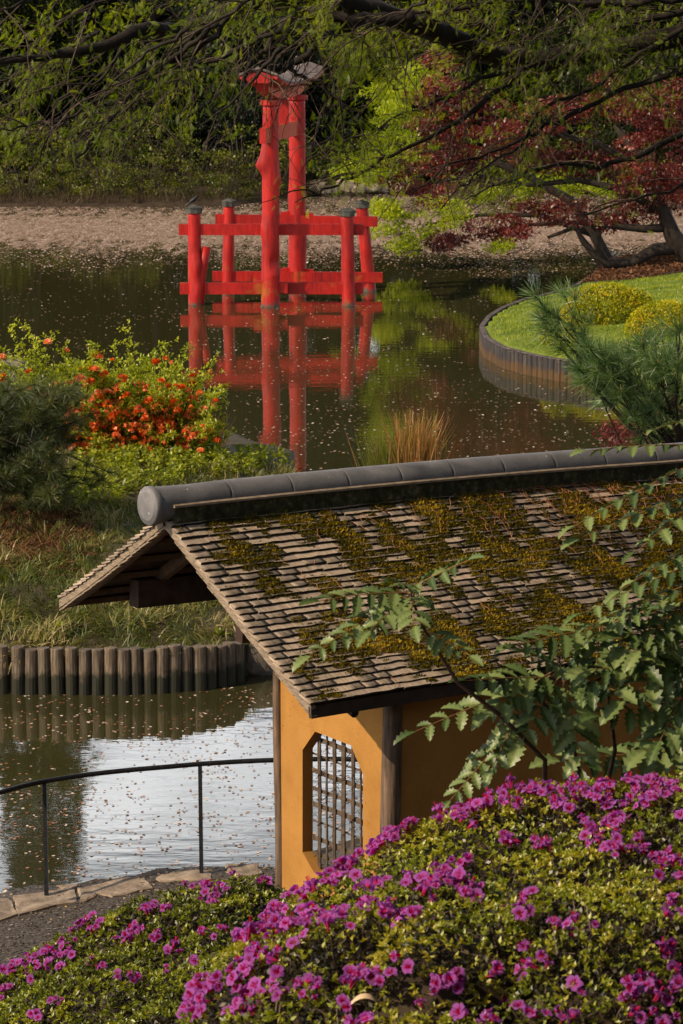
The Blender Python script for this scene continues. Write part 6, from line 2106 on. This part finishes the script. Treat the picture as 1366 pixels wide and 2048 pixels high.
# dead stems and dry grass on the far bank
n = 5200
P = np.c_[RNG.uniform(-17, 15, n), np.zeros(n), np.zeros(n)]; P[:, 1] = FAR_Y(P[:, 0]) + RNG.uniform(0, 1.6, n); P[:, 2] = .1
D = norm(np.c_[RNG.normal(0, .5, n), RNG.normal(0, .3, n), np.ones(n)]); X, Y, Z = frames(D, RNG.uniform(0, 6, n))
o = scatter('shore_grass', [(-.03, 0, 0), (.03, 0, 0), (.01, 1, .1), (-.01, 1, .1)], [(0, 1, 2, 3)], P, X, Y, Z, RNG.uniform(.15, .6, n), M['dead_stem'], None, RNG.uniform(0, 1, n))
tag(o, 'brown dry stems and grass along the far waterline', 'grass', None, 'stuff')

# ------------------------------------------------------------------ overhanging bald cypress
def cypress():
    root = empty('cypress_tree', (8.5, 31, .9))
    tag(root, 'big cypress whose dark drooping limbs and feathery leaves hang across the top', 'tree')
    base = np.array([8.5, 31, .6])
    trunk = [base, base + [0, 0, 4], base + [-.1, 0, 9], base + [.1, 0, 16]]
    MB().tube(trunk, [.62, .48, .42, .2], 14, rough=.06).build('trunk', M['bark'], root, smooth=True)
    limbs = []
    def L(pxs, Y0, Y1, r0, r1, conn=True, nm='limb'):
        m = len(pxs)
        P = [at_y(x, y, Y0 + (Y1 - Y0) * i / (m - 1)) for i, (x, y) in enumerate(pxs)]
        if conn: P = [np.array([8.4, 31, P[0][2] - .6])] + P
        # smooth
        Q = []
        for i in range(len(P) - 1):
            p0, p1, p2, p3 = P[max(i - 1, 0)], P[i], P[i + 1], P[min(i + 2, len(P) - 1)]
            for k in range(5):
                t = k / 5
                Q.append(.5 * ((2 * p1) + (-p0 + p2) * t + (2 * p0 - 5 * p1 + 4 * p2 - p3) * t * t + (-p0 + 3 * p1 - 3 * p2 + p3) * t ** 3) + RNG.normal(0, .012, 3))
        Q.append(P[-1])
        MB().tube(Q, np.linspace(r0, r1, len(Q)), 8, rough=.09).build(nm, M['bark'], root, smooth=True)
        limbs.append((Q, r0, r1))
        return Q
    s = 26 / F_PX
    L([(1500, 20), (1366, 70), (1200, 105), (1050, 122), (940, 95), (870, 62), (790, 38), (690, 6), (600, -40), (480, -90)], 29, 25, .12, .09)
    L([(1500, -60), (1100, -80), (820, -40), (700, -15), (580, -12), (490, 5), (430, 45), (350, 62), (280, 62), (200, 95), (90, 110), (-60, 140)], 29, 24.5, .20, .018)
    L([(830, 30), (700, 42), (600, 32), (560, 62), (530, 100), (500, 130), (492, 165)], 25.6, 25, .055, .012, False)
    L([(800, 38), (700, 55), (655, 75), (615, 110), (575, 135), (540, 133), (520, 115)], 25.6, 25.2, .06, .016, False)
    L([(575, 135), (600, 152), (640, 165), (680, 205), (720, 228)], 25.2, 25.2, .022, .006, False)
    L([(430, 45), (380, 90), (300, 150), (225, 235), (170, 300), (150, 325)], 24.8, 24.6, .028, .006, False)
    L([(470, 20), (390, 105), (290, 140), (230, 180), (130, 240), (40, 255), (-40, 262)], 24.9, 24.3, .024, .006, False)
    L([(560, 60), (450, 110), (350, 150), (245, 220), (205, 245), (170, 247), (110, 252)], 25, 25, .020, .005, False)
    L([(245, 100), (200, 160), (120, 200), (90, 290), (50, 345), (0, 350)], 24.6, 24.4, .014, .004, False)
    L([(1050, 135), (930, 235), (830, 285), (720, 345), (650, 380), (590, 405)], 27, 25.5, .028, .005, False)
    L([(1380, 20), (1220, 60), (1100, 120), (980, 150), (880, 200), (780, 240), (700, 300)], 28, 26, .035, .005, False)
    L([(1400, 130), (1250, 180), (1120, 240), (1000, 300), (900, 330), (820, 390)], 28, 26.5, .032, .005, False)
    L([(1400, 40), (1280, 110), (1180, 180), (1080, 220), (1040, 290), (950, 350), (880, 420)], 28, 26.5, .028, .005, False)
    L([(1420, 240), (1300, 300), (1200, 330), (1100, 330), (1000, 370), (930, 400)], 28.5, 27, .035, .006, False)
    L([(1366, 0), (1200, 10), (1050, -5), (900, 20), (800, 30)], 27.5, 26.5, .03, .012, False)
    L([(1420, 330), (1340, 380), (1260, 400), (1160, 430)], 28, 27.3, .02, .005, False)
    for (a, b) in (((300, -30), (60, 90)), ((520, -20), (330, 110)), ((140, -30), (-60, 60)), ((700, -10), (560, 70)), ((880, -20), (720, 70)), ((200, 60), (-50, 190)), ((380, 60), (180, 210)), ((640, 10), (470, 150)), ((430, 100), (250, 290)), ((560, 90), (400, 250))):
        L([a, ((a[0] + b[0]) / 2 + random.uniform(-20, 20), (a[1] + b[1]) / 2 + random.uniform(-25, 10)), b], 25 + random.uniform(-1, 1), 25 + random.uniform(-1, 1), .02, .005, False, 'bough')
    tw = MB(); SP = []; SD = []
    def twig(p, d, Lx, depth):
        ex, ey = to_px(p + (d + [0, 0, -.35]) * Lx)
        if ey > np.interp(ex, [0, 250, 480, 560, 700, 760, 1366], [370, 345, 335, 430, 440, 490, 480]): return
        n = 7; P = [p]; d = d.copy()
        for i in range(n):
            d = norm((d + RNG.normal(0, .16, 3) + [0, 0, -.10])[None])[0]
            P.append(P[-1] + d * Lx / n)
        tw.tube(P, np.linspace(.009 if depth == 0 else .0045, .0018, n + 1), 3 if depth else 4, cap=False)
        for i in range(2, n + 1):
            if depth == 0 or random.random() < .75:
                if random.random() < .78:
                    SP.append(P[i]); SD.append(norm((d * .6 + RNG.normal(0, .5, 3) + [0, 0, -.08])[None])[0])
            if depth < 1 and random.random() < .75:
                twig(P[i], norm((d + RNG.normal(0, .6, 3))[None])[0], Lx * random.uniform(.35, .6), depth + 1)
    for (Q, r0, r1) in limbs:
        Lt = sum(np.linalg.norm(Q[i + 1] - Q[i]) for i in range(len(Q) - 1))
        cnt = int(Lt * 6.5)
        for _ in range(cnt):
            i = random.randrange(1, len(Q) - 1)
            x, y = to_px(Q[i])
            if x > 800 and y > 60 and random.random() < .35: continue
            if x < -120 or x > 1500 or y < -140: continue
            if 440 < x < 640 and random.random() < .65: continue
            if x < 480 and random.random() < .25: continue
            t = norm((Q[i + 1] - Q[i])[None])[0]
            d = norm((t * .75 + RNG.normal(0, .55, 3) * [1, 1, .7] + [-.15, 0, -.12])[None])[0]
            twig(Q[i], d, random.uniform(.5, 1.35), 0)
    M['cyp_twig'] = rough_mat('cypress_twig', [(.3, (.018, .012, .009)), (.55, (.06, .042, .03)), (.75, (.16, .11, .08))], 3, bmp=0, coord='Position')
    tw.build('twigs', M['cyp_twig'], root)
    # feathery sprays: rachis with two ranks of tiny needles
    SP = np.array(SP); SD = np.array(SD)
    px, py = to_px(SP)
    n_ = nse_arr(SP, 1.1)
    keep = (px > -60) & (px < 1430) & (py > -80) & (py < np.interp(px, [0, 250, 480, 560, 700, 760, 1366], [340, 330, 330, 440, 420, 470, 470])) & (n_ > -.28)
    keep &= ~((px > 760) & (py > 230) & (RNG.random(len(px)) < .45))
    keep &= ~((px < 480) & (RNG.random(len(px)) < np.interp(py, [0, 150, 340], [.15, .32, .6])))
    keep &= ~((px > 470) & (px < 665) & (py > 90) & (py < 385) & (RNG.random(len(px)) < .82))
    SP = SP[keep]; SD = SD[keep]
    T = []; TF = []
    m = 8
    for i in range(m):
        y = i / m
        for s_ in (-1, 1):
            l = .20 * math.sin(math.pi * (.15 + .8 * y))
            b = len(T)
            T += [(0, y - .022, 0), (0, y + .022, 0), (s_ * l, y + .16 + .012, -.03), (s_ * l, y + .16 - .012, -.03)]
            TF.append((b, b + 1, b + 2, b + 3))
    k = 4; SP = np.repeat(SP, k, axis=0) + RNG.normal(0, .05, (len(SP) * k, 3)); SD = norm(np.repeat(SD, k, axis=0) + RNG.normal(0, .35, (len(SD) * k, 3)))
    n = len(SP)
    X, Y, Z = frames(SD, RNG.normal(0, .5, n))
    cl = nse_arr(SP, .7)
    o = scatter('leaf_sprays', T, TF, SP, X, Y, Z, RNG.uniform(.05, .11, n), M['cypress'], root, np.clip(.5 + cl * .6 + RNG.normal(0, .2, n), 0, 1), 'stuff')
    print('sprays', n, 'mahonia leaflets', MCOUNT[0])
cypress()
bpy.context.view_layer.update()

# crowns added out of view, behind and right of the camera, to block sky light
L = []
for (x, y, r, z0, z1) in [(-6, -14, 4, 2, 16), (2, -12, 4, 3, 17), (9, -8, 4, 4, 17), (15, 0, 4.5, 3, 17), (17, 9, 4.5, 2, 17), (16, 18, 4, 2, 16), (19, 27, 4.5, 1, 18), (22, 38, 5, 1, 18), (24, 50, 5, 1, 17), (12, 33, 3.5, 8, 19), (7, 24, 3.0, 10.5, 18), (9, 14, 3.0, 4, 17), (6.6, 18, 2.6, 2.5, 13), (6.0, 11, 2.2, 4.5, 13), (8.5, 21, 3, 1.5, 13), (11, 25, 3, 1, 14), (5.4, 4, 2.6, 5, 17), (4.6, -3, 3, 5, 17), (0, -7, 3, 5, 16), (-4, -9, 3, 5, 15), (-14, -18, 5, 1, 14)]:
    for _ in range(34):
        a = random.uniform(0, 6.28); d = r * random.random() ** .5
        L.append(((x + d * math.cos(a), y + d * math.sin(a), random.uniform(z0, z1)), (1.3, 1.3, .9)))
P, N_ = lobe_points(L, 170, .3)
o = foliage('added_sky_blocker_trees', P, N_, .5, M['forest'], None)
o['label'] = 'unseen leaf masses added behind and right of the camera to block sky light'; o['category'] = 'wood'
bpy.context.view_layer.update()
